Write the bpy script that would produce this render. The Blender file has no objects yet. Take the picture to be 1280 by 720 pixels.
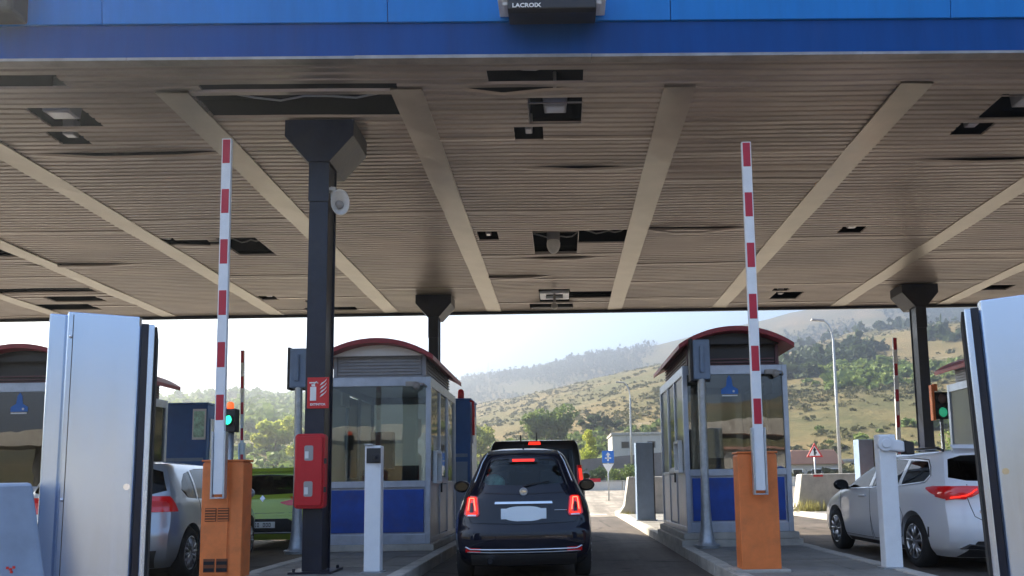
import bpy, bmesh, math, random
import numpy as np
from mathutils import Vector, Matrix
from mathutils.bvhtree import BVHTree
R = math.radians
random.seed(7); RNG = np.random.default_rng(11)
scene = bpy.context.scene
COL = scene.collection

# ------------------------------------------------------------------ camera
F_PX, PPX, PPY, PITCH, ROLL, CAM_H = 950.0, 702.0, 500.0, math.atan(0.11), R(-0.9), 1.10
cam_d = bpy.data.cameras.new('camera'); cam = bpy.data.objects.new('camera', cam_d); COL.objects.link(cam)
cam_d.sensor_width = 36; cam_d.lens = F_PX/1280*36
cam_d.shift_x = -(PPX-640)/1280; cam_d.shift_y = (PPY-360)/1280
cam_d.clip_start = 0.05; cam_d.clip_end = 8000
CR = Matrix.Rotation(math.pi/2+PITCH, 3, 'X') @ Matrix.Rotation(ROLL, 3, 'Z')
cam.matrix_world = Matrix.Translation((0, 0, CAM_H)) @ CR.to_4x4()
scene.camera = cam

# ------------------------------------------------------------------ light
SUN_EL, SUN_AZ = R(36), R(-60)            # azimuth measured from +Y (lane direction), negative = left
world = bpy.data.worlds.new('World'); scene.world = world; world.use_nodes = True
nt = world.node_tree; bg = nt.nodes['Background']
sky = nt.nodes.new('ShaderNodeTexSky'); sky.sky_type = 'NISHITA'; sky.sun_disc = False
sky.sun_elevation = SUN_EL; sky.sun_rotation = SUN_AZ; sky.dust_density = 1.2; sky.air_density = 1.0; sky.ozone_density = 2.2
nt.links.new(sky.outputs[0], bg.inputs[0]); bg.inputs[1].default_value = 0.11
sd = bpy.data.lights.new('sun', 'SUN'); sd.energy = 5.0; sd.angle = R(0.6); sd.color = (1.0, 0.88, 0.69)
sun = bpy.data.objects.new('sun', sd); COL.objects.link(sun)
sdir = Vector((math.sin(SUN_AZ)*math.cos(SUN_EL), math.cos(SUN_AZ)*math.cos(SUN_EL), math.sin(SUN_EL)))
sun.rotation_euler = sdir.to_track_quat('Z', 'Y').to_euler(); sun.location = (0, 0, 30)
vs = scene.view_settings; vs.view_transform = 'Standard'; vs.look = 'None'; vs.gamma = 1; vs.use_curve_mapping = False
vs.exposure = 2.1
scene.cycles.max_bounces = 8; scene.cycles.diffuse_bounces = 4; scene.cycles.transparent_max_bounces = 12
scene.cycles.volume_bounces = 0
scene.cycles.use_denoising = True

# ------------------------------------------------------------------ helpers
HAZE = 0.0015
def ray(px, py):
    d = CR @ Vector(((px-PPX)/F_PX, -(py-PPY)/F_PX, -1)); return d
def at(px, py, Y=None, Z=None):
    d = ray(px, py)
    t = Y/d.y if Y is not None else (Z-CAM_H)/d.z
    return Vector((0, 0, CAM_H)) + d*t

def tag(o, label=None, cat=None, group=None, kind=None):
    if label: o['label'] = label
    if cat: o['category'] = cat
    if group: o['group'] = group
    if kind: o['kind'] = kind
    return o
def empty(name, loc, label=None, cat=None, group=None, rz=0):
    o = bpy.data.objects.new(name, None); COL.objects.link(o); o.location = loc; o.rotation_euler = (0, 0, rz)
    o.empty_display_size = .2
    return tag(o, label, cat, group)
def copy_tree(o, parent=None):
    c = o.copy(); COL.objects.link(c); c.parent = parent
    for ch in list(o.children): copy_tree(ch, c)
    return c

class MB:
    def __init__(s): s.v = []; s.f = []; s.mi = []; s.m = 0; s.sm = []; s.smooth = False
    def add(s, vs_, fs):
        b = len(s.v); s.v += [tuple(p) for p in vs_]
        for f in fs: s.f.append([i+b for i in f]); s.mi.append(s.m); s.sm.append(s.smooth)
    def box(s, x0, x1, y0, y1, z0, z1):
        s.add([(x0,y0,z0),(x1,y0,z0),(x1,y1,z0),(x0,y1,z0),(x0,y0,z1),(x1,y0,z1),(x1,y1,z1),(x0,y1,z1)],
              [(0,3,2,1),(4,5,6,7),(0,1,5,4),(1,2,6,5),(2,3,7,6),(3,0,4,7)])
    def hexa(s, p):   # eight points, bottom 4 ccw then top 4
        s.add(p, [(0,3,2,1),(4,5,6,7),(0,1,5,4),(1,2,6,5),(2,3,7,6),(3,0,4,7)])
    def prism(s, poly, axis, a0, a1):
        n = len(poly)
        def P(u, w, a): return {'x': (a,u,w), 'y': (u,a,w), 'z': (u,w,a)}[axis]
        vs_ = [P(u,w,a0) for u,w in poly]+[P(u,w,a1) for u,w in poly]
        s.add(vs_, [tuple(range(n))[::-1], tuple(range(n,2*n))]+[(i,(i+1)%n,n+(i+1)%n,n+i) for i in range(n)])
    def cyl(s, p0, p1, r0, r1=None, n=16, cap=True):
        r1 = r0 if r1 is None else r1
        p0, p1 = Vector(p0), Vector(p1); d = (p1-p0).normalized()
        a = d.orthogonal().normalized(); b = d.cross(a)
        vs_ = [p+(a*math.cos(t)+b*math.sin(t))*r for p, r in ((p0,r0),(p1,r1)) for t in [2*math.pi*i/n for i in range(n)]]
        sm = s.smooth; s.smooth = True
        s.add(vs_, [(i,(i+1)%n,n+(i+1)%n,n+i) for i in range(n)]); s.smooth = sm
        if cap: 
            s.add(vs_[:n], [tuple(range(n))[::-1]]); s.add(vs_[n:], [tuple(range(n))])
    def lathe(s, prof, c=(0,0,0), axis='z', n=24):   # prof: (r, a) list
        vs_ = []
        for r, a in prof:
            for i in range(n):
                t = 2*math.pi*i/n; u, w = r*math.cos(t), r*math.sin(t)
                q = {'x': (a,u,w), 'y': (w,a,u), 'z': (u,w,a)}[axis]; vs_.append((q[0]+c[0], q[1]+c[1], q[2]+c[2]))
        fs = [(k*n+i, k*n+(i+1)%n, (k+1)*n+(i+1)%n, (k+1)*n+i) for k in range(len(prof)-1) for i in range(n)]
        sm = s.smooth; s.smooth = True; s.add(vs_, fs); s.smooth = sm
    def tube(s, pts, r, n=8):
        pts = [Vector(p) for p in pts]; vs_ = []; a = None
        for i, p in enumerate(pts):
            d = (pts[min(i+1,len(pts)-1)]-pts[max(i-1,0)]).normalized()
            a = d.orthogonal().normalized() if a is None else (a-d*a.dot(d)).normalized()
            b = d.cross(a); rr = r[i] if isinstance(r, (list,tuple)) else r
            vs_ += [p+(a*math.cos(t)+b*math.sin(t))*rr for t in [2*math.pi*k/n for k in range(n)]]
        sm = s.smooth; s.smooth = True
        s.add(vs_, [(k*n+i,k*n+(i+1)%n,(k+1)*n+(i+1)%n,(k+1)*n+i) for k in range(len(pts)-1) for i in range(n)]); s.smooth = sm
        s.add(vs_[:n], [tuple(range(n))[::-1]]); s.add(vs_[-n:], [tuple(range(n))])
    def sphere(s, c, r, nu=16, nv=10, sc=(1,1,1)):
        vs_ = [(c[0]+r*sc[0]*math.sin(a)*math.cos(b), c[1]+r*sc[1]*math.sin(a)*math.sin(b), c[2]+r*sc[2]*math.cos(a))
               for a in [math.pi*i/nv for i in range(nv+1)] for b in [2*math.pi*j/nu for j in range(nu)]]
        sm = s.smooth; s.smooth = True
        s.add(vs_, [(i*nu+j,(i+1)*nu+j,(i+1)*nu+(j+1)%nu,i*nu+(j+1)%nu) for i in range(nv) for j in range(nu)]); s.smooth = sm
    def build(s, name, mats, parent=None, bevel=0, seg=2, fix=True):
        me = bpy.data.meshes.new(name); me.from_pydata(s.v, [], s.f); me.update()
        for m in (mats if isinstance(mats, (list,tuple)) else [mats]): me.materials.append(m)
        me.polygons.foreach_set('material_index', s.mi); me.polygons.foreach_set('use_smooth', s.sm)
        if fix:
            bm = bmesh.new(); bm.from_mesh(me); bmesh.ops.remove_doubles(bm, verts=bm.verts, dist=1e-5)
            bmesh.ops.recalc_face_normals(bm, faces=bm.faces); bm.to_mesh(me); bm.free()
        o = bpy.data.objects.new(name, me); COL.objects.link(o)
        if parent: o.parent = parent
        if bevel:
            b = o.modifiers.new('bevel', 'BEVEL'); b.width = bevel; b.segments = seg; b.limit_method = 'ANGLE'; b.angle_limit = R(40)
            b.harden_normals = False
        return o

def text_obj(name, body, size, mat, parent, loc, rot=(math.pi/2,0,0), depth=.002, bold=0.0, spacing=1.0, xscale=1.0, align='CENTER'):
    cu = bpy.data.curves.new(name, 'FONT'); cu.body = body; cu.size = size; cu.extrude = depth; cu.align_x = align; cu.align_y = 'CENTER'
    cu.offset = bold; cu.space_character = spacing; cu.resolution_u = 3
    t = bpy.data.objects.new(name, cu); COL.objects.link(t); bpy.context.view_layer.update()
    me = bpy.data.meshes.new_from_object(t.evaluated_get(bpy.context.evaluated_depsgraph_get()))
    bpy.data.objects.remove(t); me.materials.clear(); me.materials.append(mat); me.name = name
    o = bpy.data.objects.new(name, me); COL.objects.link(o); o.parent = parent; o.location = loc; o.rotation_euler = rot; o.scale = (xscale,1,1)
    return o

# ------------------------------------------------------------------ materials
MATS = {}
def mat(name, color, rough=.5, metal=0, var=0.0, vscale=6, bump=0.0, bscale=40, coat=0, spec=.5, emit=None, estr=0, dirt=0.0, coords='Object', stretch=(1,1,1), coatr=.05):
    m = bpy.data.materials.new(name); m.use_nodes = True; n = m.node_tree; L = n.links
    p = n.nodes['Principled BSDF']; p.inputs['Roughness'].default_value = rough; p.inputs['Metallic'].default_value = metal
    p.inputs['Base Color'].default_value = (*color, 1); p.inputs['Specular IOR Level'].default_value = spec
    p.inputs['Coat Weight'].default_value = coat; p.inputs['Coat Roughness'].default_value = coatr
    if emit: p.inputs['Emission Color'].default_value = (*emit, 1); p.inputs['Emission Strength'].default_value = estr
    if var or bump or dirt:
        tc = n.nodes.new('ShaderNodeTexCoord'); mp = n.nodes.new('ShaderNodeMapping'); mp.inputs['Scale'].default_value = stretch
        L.new(tc.outputs[coords], mp.inputs[0])
    if var or dirt:
        nz = n.nodes.new('ShaderNodeTexNoise'); nz.inputs['Scale'].default_value = vscale; nz.inputs['Detail'].default_value = 8; nz.inputs['Roughness'].default_value = .65
        L.new(mp.outputs[0], nz.inputs[0])
        mr = n.nodes.new('ShaderNodeMapRange'); mr.inputs[1].default_value = .3; mr.inputs[2].default_value = .7
        mr.inputs[3].default_value = 1-var; mr.inputs[4].default_value = 1+var; L.new(nz.outputs[0], mr.inputs[0])
        mx = n.nodes.new('ShaderNodeVectorMath'); mx.operation = 'SCALE'; mx.inputs[0].default_value = color; L.new(mr.outputs[0], mx.inputs[3])
        src = mx.outputs[0]
        if dirt:
            n2 = n.nodes.new('ShaderNodeTexNoise'); n2.inputs['Scale'].default_value = vscale*.4; n2.inputs['Detail'].default_value = 10; n2.inputs['Roughness'].default_value = .75
            L.new(mp.outputs[0], n2.inputs[0])
            r2 = n.nodes.new('ShaderNodeMapRange'); r2.inputs[1].default_value = .5; r2.inputs[2].default_value = .75; r2.inputs[4].default_value = dirt; L.new(n2.outputs[0], r2.inputs[0])
            mm = n.nodes.new('ShaderNodeMix'); mm.data_type = 'RGBA'; mm.inputs['B'].default_value = (.09,.08,.07,1)
            L.new(r2.outputs[0], mm.inputs['Factor']); L.new(src, mm.inputs['A']); src = mm.outputs['Result']
        L.new(src, p.inputs['Base Color'])
        rr = n.nodes.new('ShaderNodeMapRange'); rr.inputs[3].default_value = max(0,rough-.08); rr.inputs[4].default_value = min(1,rough+.12); L.new(nz.outputs[0], rr.inputs[0]); L.new(rr.outputs[0], p.inputs['Roughness'])
    if bump:
        nb = n.nodes.new('ShaderNodeTexNoise'); nb.inputs['Scale'].default_value = bscale; nb.inputs['Detail'].default_value = 6; L.new(mp.outputs[0], nb.inputs[0])
        bp = n.nodes.new('ShaderNodeBump'); bp.inputs['Strength'].default_value = bump; bp.inputs['Distance'].default_value = .02; L.new(nb.outputs[0], bp.inputs['Height']); L.new(bp.outputs[0], p.inputs['Normal'])
    MATS[name] = m; return m

def glass(name, tint, rough=.01, ior=1.5):
    m = bpy.data.materials.new(name); m.use_nodes = True; n = m.node_tree; n.nodes.clear(); L = n.links
    out = n.nodes.new('ShaderNodeOutputMaterial'); mix = n.nodes.new('ShaderNodeMixShader'); fr = n.nodes.new('ShaderNodeFresnel'); fr.inputs[0].default_value = ior
    tr = n.nodes.new('ShaderNodeBsdfTransparent'); tr.inputs[0].default_value = (*tint,1)
    gl = n.nodes.new('ShaderNodeBsdfGlossy'); gl.inputs['Roughness'].default_value = rough
    tc = n.nodes.new('ShaderNodeTexCoord'); nz = n.nodes.new('ShaderNodeTexNoise'); nz.inputs['Scale'].default_value = 1.3; L.new(tc.outputs['Object'], nz.inputs[0])
    bp = n.nodes.new('ShaderNodeBump'); bp.inputs['Strength'].default_value = .05; bp.inputs['Distance'].default_value = .05; L.new(nz.outputs[0], bp.inputs['Height']); L.new(bp.outputs[0], gl.inputs['Normal'])
    L.new(fr.outputs[0], mix.inputs[0]); L.new(tr.outputs[0], mix.inputs[1]); L.new(gl.outputs[0], mix.inputs[2]); L.new(mix.outputs[0], out.inputs[0])
    return m

def frosted(name):
    m = bpy.data.materials.new(name); m.use_nodes = True; n = m.node_tree; n.nodes.clear(); L = n.links
    out = n.nodes.new('ShaderNodeOutputMaterial'); a = n.nodes.new('ShaderNodeMixShader'); b = n.nodes.new('ShaderNodeMixShader')
    tr = n.nodes.new('ShaderNodeBsdfTransparent'); tr.inputs[0].default_value = (.85,.9,.9,1); tl_ = n.nodes.new('ShaderNodeBsdfTranslucent'); tl_.inputs[0].default_value = (.88,.93,.93,1)
    df = n.nodes.new('ShaderNodeBsdfDiffuse'); df.inputs[0].default_value = (.75,.8,.8,1)
    a.inputs[0].default_value = .35; L.new(tl_.outputs[0], a.inputs[1]); L.new(df.outputs[0], a.inputs[2]); b.inputs[0].default_value = .8; L.new(tr.outputs[0], b.inputs[1]); L.new(a.outputs[0], b.inputs[2])
    g2 = n.nodes.new('ShaderNodeBsdfGlossy'); g2.inputs['Roughness'].default_value = .03; fr = n.nodes.new('ShaderNodeFresnel'); fr.inputs[0].default_value = 1.7; c = n.nodes.new('ShaderNodeMixShader')
    L.new(fr.outputs[0], c.inputs[0]); L.new(b.outputs[0], c.inputs[1]); L.new(g2.outputs[0], c.inputs[2]); L.new(c.outputs[0], out.inputs[0]); return m
M = dict(
 slat=mat('slat_metal', (.345,.295,.252), .34, .45, var=.36, vscale=.7, stretch=(.35,1.2,1), dirt=.40),
 strip=mat('strip_metal', (.42,.385,.32), .30, .65, var=.14, vscale=1.2, bump=.12, bscale=1.2),
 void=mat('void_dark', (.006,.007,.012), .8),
 fascia_dk=mat('fascia_dark_blue', (.001,.062,.27), .5, spec=.15, var=.14, vscale=2, stretch=(2.5,1,.3), dirt=.12, bump=.08, bscale=1.5),
 fascia_skylit=mat('fascia_skylit_blue', (.008,.20,.62), .5, spec=.25, var=.09, vscale=2, stretch=(2.5,1,.3), bump=.08, bscale=1.5),  # upper fascia blue lightened in colour to stand for extra sky light
 trim=mat('trim_metal', (.30,.27,.25), .4, .7, var=.3, vscale=3),
 navy=mat('navy_steel_paint', (.004,.008,.024), .35, var=.35, vscale=4, bump=.1, bscale=20, dirt=.25),
 alu=mat('brushed_aluminium', (.50,.56,.63), .30, .75, var=.10, vscale=3, stretch=(6,6,.6)),
 alup=mat('booth_frame_metal', (.42,.48,.58), .34, .55, var=.12, vscale=6, dirt=.15),
 steel=mat('galvanised_steel', (.42,.45,.48), .42, .7, var=.18, vscale=14, dirt=.15),
 cab=mat('cabinet_steel', (.64,.74,.89), .22, 1.0, var=.05, vscale=.6, stretch=(8,8,.4)),
 bluep=mat('blue_panel_paint', (.004,.06,.34), .42, var=.25, vscale=4, dirt=.4),
 kiosk=mat('kiosk_blue', (.015,.10,.34), .42, var=.15, vscale=3, dirt=.15),
 kioskg=mat('kiosk_grey_blue', (.19,.27,.40), .45, var=.12, vscale=4, dirt=.2),
 red_roof=mat('dark_red_roof_paint', (.34,.04,.055), .45, var=.2, vscale=5, dirt=.25),
 louvre=mat('louvre_grey', (.30,.32,.36), .5, .3, var=.1),
 dark=mat('dark_plastic', (.02,.02,.024), .45),
 rubber=mat('tyre_rubber', (.018,.018,.019), .85, var=.3, vscale=20),
 orange=mat('orange_barrier_paint', (.78,.21,.055), .42, var=.14, vscale=5, bump=.05, bscale=5, dirt=.33),
 odark=mat('orange_vent_dark', (.16,.045,.015), .7),
 white=mat('white_paint', (.80,.83,.86), .4, var=.05, vscale=5, dirt=.1),
 armred=mat('reflective_red', (.50,.015,.04), .35, var=.08),
 red=mat('red_plastic', (.55,.010,.02), .35, var=.08, dirt=.08),
 signred=mat('sign_red', (.62,.02,.02), .4),
 signwhite=mat('sign_white', (.82,.82,.80), .4),
 signblue=mat('sign_blue', (.02,.16,.55), .4),
 concrete=mat('concrete', (.42,.40,.36), .9, var=.22, vscale=3, bump=.5, bscale=30, dirt=.3),
 tile=mat('island_paving', (.24,.23,.21), .9, var=.28, vscale=2.2, bump=.5, bscale=25, dirt=.35),
 kerb=mat('kerb_stone', (.45,.43,.39), .85, var=.25, vscale=5, bump=.5, bscale=30, dirt=.35),
 asphalt=mat('asphalt', (.14,.12,.10), .85, var=.32, vscale=1.6, bump=.5, bscale=70, dirt=.2),
 asphalt_sunlit=mat('sunlit_exit_asphalt', (.25,.215,.17), .9, var=.22, vscale=.25, bump=.4, bscale=30),  # same road surface, colour lifted to stand for sunlit ground
 paint=mat('road_paint', (.72,.71,.68), .7, var=.2, vscale=8, dirt=.4),
 horn=mat('horn_grey', (.74,.72,.68), .5, var=.08),
 chrome=mat('chrome', (.75,.77,.8), .12, 1),
 satin=mat('satin_alloy', (.45,.46,.48), .3, .9),
 navycar=mat('dark_navy_car_paint', (.0008,.0028,.013), .5, 0, spec=.1, coat=1, coatr=.03),
 blackcar=mat('black_car_paint', (.006,.006,.008), .3, .1, coat=1),
 silvercar=mat('silver_car_paint', (.42,.45,.48), .3, .6, coat=1),
 whitecar=mat('pearl_white_car_paint', (.80,.82,.86), .35, .05, coat=1),
 greencar=mat('green_car_paint', (.48,.66,.07), .3, .1, coat=1),
 trimblack=mat('black_gloss_trim', (.008,.008,.010), .12, coat=.5),
 plastic=mat('unpainted_black_plastic', (.03,.03,.032), .6),
 seat=mat('dark_seat_fabric', (.035,.035,.04), .9),
 lampoff=mat('tail_lamp_red', (.46,.006,.012), .12, coat=1, emit=(1,.02,.01), estr=.02),
 lampon=mat('tail_lamp_lit', (.5,.01,.01), .2, emit=(1,.03,.015), estr=.42),
 lamphot=mat('tail_lamp_core', (.7,.1,.1), .2, emit=(1,.13,.07), estr=.9),
 lampclear=mat('clear_lamp_lens', (.75,.75,.78), .1, .3, coat=1),
 greenlit=mat('green_signal_lit', (.02,.3,.18), .3, emit=(.03,.9,.45), estr=.55),
 greendim=mat('green_signal_soft', (.05,.36,.22), .3, emit=(.05,.7,.36), estr=.08),
 orangelit=mat('orange_beacon', (.9,.2,.03), .4, emit=(1,.12,.03), estr=.3),
 amberoff=mat('unlit_signal_lens', (.20,.12,.10), .3),
 floodbody=mat('floodlight_body', (.35,.34,.33), .5),
 floodglass=mat('floodlight_lens', (.50,.50,.54), .25, coat=1),
 whitebox=mat('white_light_housing', (.75,.78,.82), .5),
 paper=mat('white_paper', (.75,.75,.73), .8),
 plateblur=mat('white_plate', (.80,.90,.97), .6),
 pinkroof=mat('faded_pink_roof', (.42,.24,.19), .8, var=.15, vscale=.5),
 palewall=mat('pale_render_wall', (.52,.50,.46), .85, var=.12, vscale=.6, dirt=.15),
 skin=mat('beige_fabric', (.35,.30,.22), .8),
 teal=mat('pale_green_cloth', (.45,.70,.62), .8, var=.5, vscale=14),
 bark=mat('bark', (.13,.10,.07), .9, var=.3, vscale=8, bump=.5),
)
M['glass'] = glass('clear_booth_glass', (.80,.86,.86), ior=1.75)
M['frost'] = frosted('frosted_booth_film')
M['glassdk'] = glass('reflective_booth_glass', (.50,.50,.48), ior=2.3)
M['clearcar'] = glass('clear_car_glass', (.70,.80,.80), ior=1.4)
M['carglass'] = glass('tinted_car_glass', (.42,.50,.50), ior=1.5)
M['cardark'] = glass('privacy_car_glass', (.07,.09,.10), ior=1.35)

def road_mat(name, c, wear=True):
    m = bpy.data.materials.new(name); m.use_nodes = True; n = m.node_tree; L = n.links; p = n.nodes['Principled BSDF']; p.inputs['Roughness'].default_value = .85; p.inputs['Specular IOR Level'].default_value = .3
    tc = n.nodes.new('ShaderNodeTexCoord')
    def noise(sc, st=(1,1,1), det=8, ro=.65):
        mp = n.nodes.new('ShaderNodeMapping'); mp.inputs['Scale'].default_value = st; L.new(tc.outputs['Object'], mp.inputs[0])
        z = n.nodes.new('ShaderNodeTexNoise'); z.inputs['Scale'].default_value = sc; z.inputs['Detail'].default_value = det; z.inputs['Roughness'].default_value = ro; L.new(mp.outputs[0], z.inputs[0]); return z.outputs[0]
    def mr(src, a, b, lo, hi):
        r = n.nodes.new('ShaderNodeMapRange'); r.inputs[1].default_value = a; r.inputs[2].default_value = b; r.inputs[3].default_value = lo; r.inputs[4].default_value = hi; L.new(src, r.inputs[0]); return r.outputs[0]
    def mul(a, b):
        q = n.nodes.new('ShaderNodeMath'); q.operation = 'MULTIPLY'; L.new(a, q.inputs[0]); L.new(b, q.inputs[1]); return q.outputs[0]
    f = mul(mr(noise(.5), .3, .7, .65, 1.3), mr(noise(1.6, (1,.07,1)), .38, .62, .68, 1.2))
    f = mul(f, mr(noise(60), .2, .8, .7, 1.3))
    f = mul(f, mr(noise(3.2, (1,1,1), 3, .5), .62, .70, 1, .55))        # oil drips
    vo = n.nodes.new('ShaderNodeTexVoronoi'); vo.feature = 'DISTANCE_TO_EDGE'; vo.inputs['Scale'].default_value = .35; L.new(tc.outputs['Object'], vo.inputs[0])
    nz = noise(2.0); ad = n.nodes.new('ShaderNodeMath'); ad.operation = 'MULTIPLY_ADD'; L.new(nz, ad.inputs[0]); ad.inputs[1].default_value = .06; L.new(vo.outputs['Distance'], ad.inputs[2])
    f = mul(f, mr(ad.outputs[0], .032, .042, .5, 1))                      # cracks
    v = n.nodes.new('ShaderNodeVectorMath'); v.operation = 'SCALE'; v.inputs[0].default_value = c; L.new(f, v.inputs[3]); L.new(v.outputs[0], p.inputs['Base Color'])
    b = n.nodes.new('ShaderNodeBump'); b.inputs['Strength'].default_value = .5; b.inputs['Distance'].default_value = .01; L.new(noise(90), b.inputs['Height']); L.new(b.outputs[0], p.inputs['Normal'])
    return m
M['asphalt'] = road_mat('worn_shade_asphalt', (.115,.096,.080)); M['asphalt_sunlit'] = road_mat('sunlit_tone_exit_asphalt', (.27,.235,.19))  # one asphalt in two tones: darker for canopy shade, paler for sunlight

# ------------------------------------------------------------------ terrain
def vnoise(x, y, seed=0):
    xi = np.floor(x).astype(np.int64); yi = np.floor(y).astype(np.int64); fx = x-xi; fy = y-yi
    fx = fx*fx*(3-2*fx); fy = fy*fy*(3-2*fy)
    def h(a, b):
        n = (a*374761393 + b*668265263 + seed*1442695041) & 0x7fffffff
        n = ((n ^ (n >> 13))*1274126177) & 0x7fffffff
        return ((n ^ (n >> 16)) & 0xffff)/65535.0
    return (h(xi,yi)*(1-fx)+h(xi+1,yi)*fx)*(1-fy)+(h(xi,yi+1)*(1-fx)+h(xi+1,yi+1)*fx)*fy
def fbm(x, y, o=5, seed=0):
    s = 0; a = 1; t = 0
    for i in range(o): s = s+a*vnoise(x*2**i, y*2**i, seed+i*7); t += a; a *= .5
    return s/t*2-1
def table(pts):
    A, T = [], []
    for px, py in pts:
        d = ray(px, py); A.append(math.atan2(d.x, d.y)); T.append(d.z/math.hypot(d.x, d.y))
    return A, T
A1, T1 = table([(-500,512),(0,508),(200,505),(300,500),(380,504),(500,514),(560,514),(600,506),(700,483),(822,452),(985,440),(1058,421),(1200,399),(1280,392),(1700,385)])
A2, T2 = table([(-200,540),(400,520),(560,477),(662,464),(740,443),(822,427),(985,392),(1100,378),(1280,372),(1700,380)])
A1 = [-3.2,-2.8,-2.4,-2.0,-1.2]+A1+[1.3,2.2,2.85,3.2]; T1 = [.10,.06,.045,.06,.09]+T1+[.14,.10,.115,.10]
A2 = [-3.2,-1.2]+A2+[1.3,3.2]; T2 = [.05,.05]+T2+[.08,.05]
def height(x, y):
    x = np.asarray(x, float); y = np.asarray(y, float)
    r = np.hypot(x, y); a = np.arctan2(x, y)
    R1 = 430+40*np.sin(a*3+1)+30*np.sin(a*9); R2 = 850.0
    e1 = np.interp(a, A1, T1)*R1+1.1; e2 = np.interp(a, A2, T2)*R2+1.1
    flat = 30
    z = np.zeros_like(r)
    # piecewise smooth profile
    K = [(flat, 0*r), (62, .5+0*r), (110, 3.0+0*r), (210, .34*e1)]
    def seg(r0, z0, r1, z1, ease=False):
        t = np.clip((r-r0)/(r1-r0), 0, 1)
        if ease: t = t*t*(3-2*t)
        return z0+(z1-z0)*t
    z = np.where(r < 62, seg(flat, 0, 62, .5), z)
    z = np.where((r >= 62)&(r < 110), seg(62, .5, 110, 3.2), z)
    z = np.where((r >= 110)&(r < 210), seg(110, 3.2, 210, .36*e1), z)
    z = np.where((r >= 210)&(r < R1), seg(210, .36*e1, R1, e1), z)
    R1b = R1*1.35
    z = np.where((r >= R1)&(r < R1b), seg(R1, e1, R1b, np.maximum(e1*.86, 1), True), z)
    z = np.where((r >= R1b)&(r < R2), seg(R1b, e1*.86, R2, np.maximum(e2, e1*.3)), z)
    z = np.where(r >= R2, seg(R2, np.maximum(e2, e1*.3), 2600, e2*.75, True), z)
    amp = np.clip((r-70)*.020, 0, 4.5)*np.clip(1-np.abs(r-R1)/120*0, 0, 1)
    z = z+amp*fbm(x/75, y/75, 5, 3)+np.clip((r-500)*.012, 0, 9)*fbm(x/260, y/260, 4, 9)
    return z

azs = sorted(set([round(v, 5) for v in np.concatenate([np.arange(-180, -50, 4), np.arange(-50, 50, .4), np.arange(50, 180, 4)])]))
rad = [0.5, 5, 15, 25, 30, 40, 50, 62]+list(np.geomspace(66, 2600, 130))
na, nr = len(azs), len(rad)
AA, RR = np.meshgrid(np.radians(azs), rad)
TX, TY = RR*np.sin(AA), RR*np.cos(AA); TZ = height(TX, TY)-.03
g = MB(); g.smooth = True
g.v = [tuple(p) for p in np.stack([TX.ravel(), TY.ravel(), TZ.ravel()], 1)]
g.f = [[k*na+i, (k+1)*na+i, (k+1)*na+(i+1)%na, k*na+(i+1)%na] for k in range(nr-1) for i in range(na)]
g.f.append([i for i in range(na)]); g.mi = [0]*len(g.f); g.sm = [True]*len(g.f)
def terrain_mat():
    m = bpy.data.materials.new('dry_hillside'); m.use_nodes = True; n = m.node_tree; L = n.links; p = n.nodes['Principled BSDF']; p.inputs['Roughness'].default_value = .95
    p.inputs['Specular IOR Level'].default_value = .1
    tc = n.nodes.new('ShaderNodeTexCoord')
    def noise(sc, det=8, ro=.6, st=(1,1,1)):
        mp = n.nodes.new('ShaderNodeMapping'); mp.inputs['Scale'].default_value = st; L.new(tc.outputs['Object'], mp.inputs[0])
        z = n.nodes.new('ShaderNodeTexNoise'); z.inputs['Scale'].default_value = sc; z.inputs['Detail'].default_value = det; z.inputs['Roughness'].default_value = ro; L.new(mp.outputs[0], z.inputs[0]); return z.outputs[0]
    def ramp(src, stops):
        r = n.nodes.new('ShaderNodeValToRGB'); e = r.color_ramp.elements
        while len(e) < len(stops): e.new(.5)
        for k, (a, c) in enumerate(stops): e[k].position = a; e[k].color = (*c, 1)
        L.new(src, r.inputs[0]); return r.outputs[0]
    def mix(f, a, b):
        x = n.nodes.new('ShaderNodeMix'); x.data_type = 'RGBA'; L.new(f, x.inputs['Factor']); L.new(a, x.inputs['A']); L.new(b, x.inputs['B']); return x.outputs['Result']
    dry = ramp(noise(.05, 10, .7), [(.3,(.16,.115,.05)), (.5,(.235,.165,.08)), (.7,(.14,.115,.052))])
    grn = ramp(noise(.2, 8, .7), [(.3,(.075,.08,.034)), (.7,(.135,.12,.055))])
    f1 = ramp(noise(.016, 9, .68, (1,1,2.5)), [(.32,(0,0,0)), (.56,(1,1,1))])
    c = mix(f1, dry, grn)
    rock = ramp(noise(.6, 6), [(.3,(.22,.18,.13)), (.7,(.32,.26,.19))])
    f2 = ramp(noise(.03, 10, .75, (1,1,5)), [(.60,(0,0,0)), (.66,(1,1,1))])
    c = mix(f2, c, rock); L.new(c, p.inputs['Base Color'])
    b = n.nodes.new('ShaderNodeBump'); b.inputs['Strength'].default_value = .7; b.inputs['Distance'].default_value = 1.2; L.new(noise(.35, 8, .7), b.inputs['Height']); L.new(b.outputs[0], p.inputs['Normal'])
    return m
tag(g.build('terrain', terrain_mat(), fix=False), kind='structure')
def gz(x, y): return float(height(np.array([x]), np.array([y]))[0])

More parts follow.
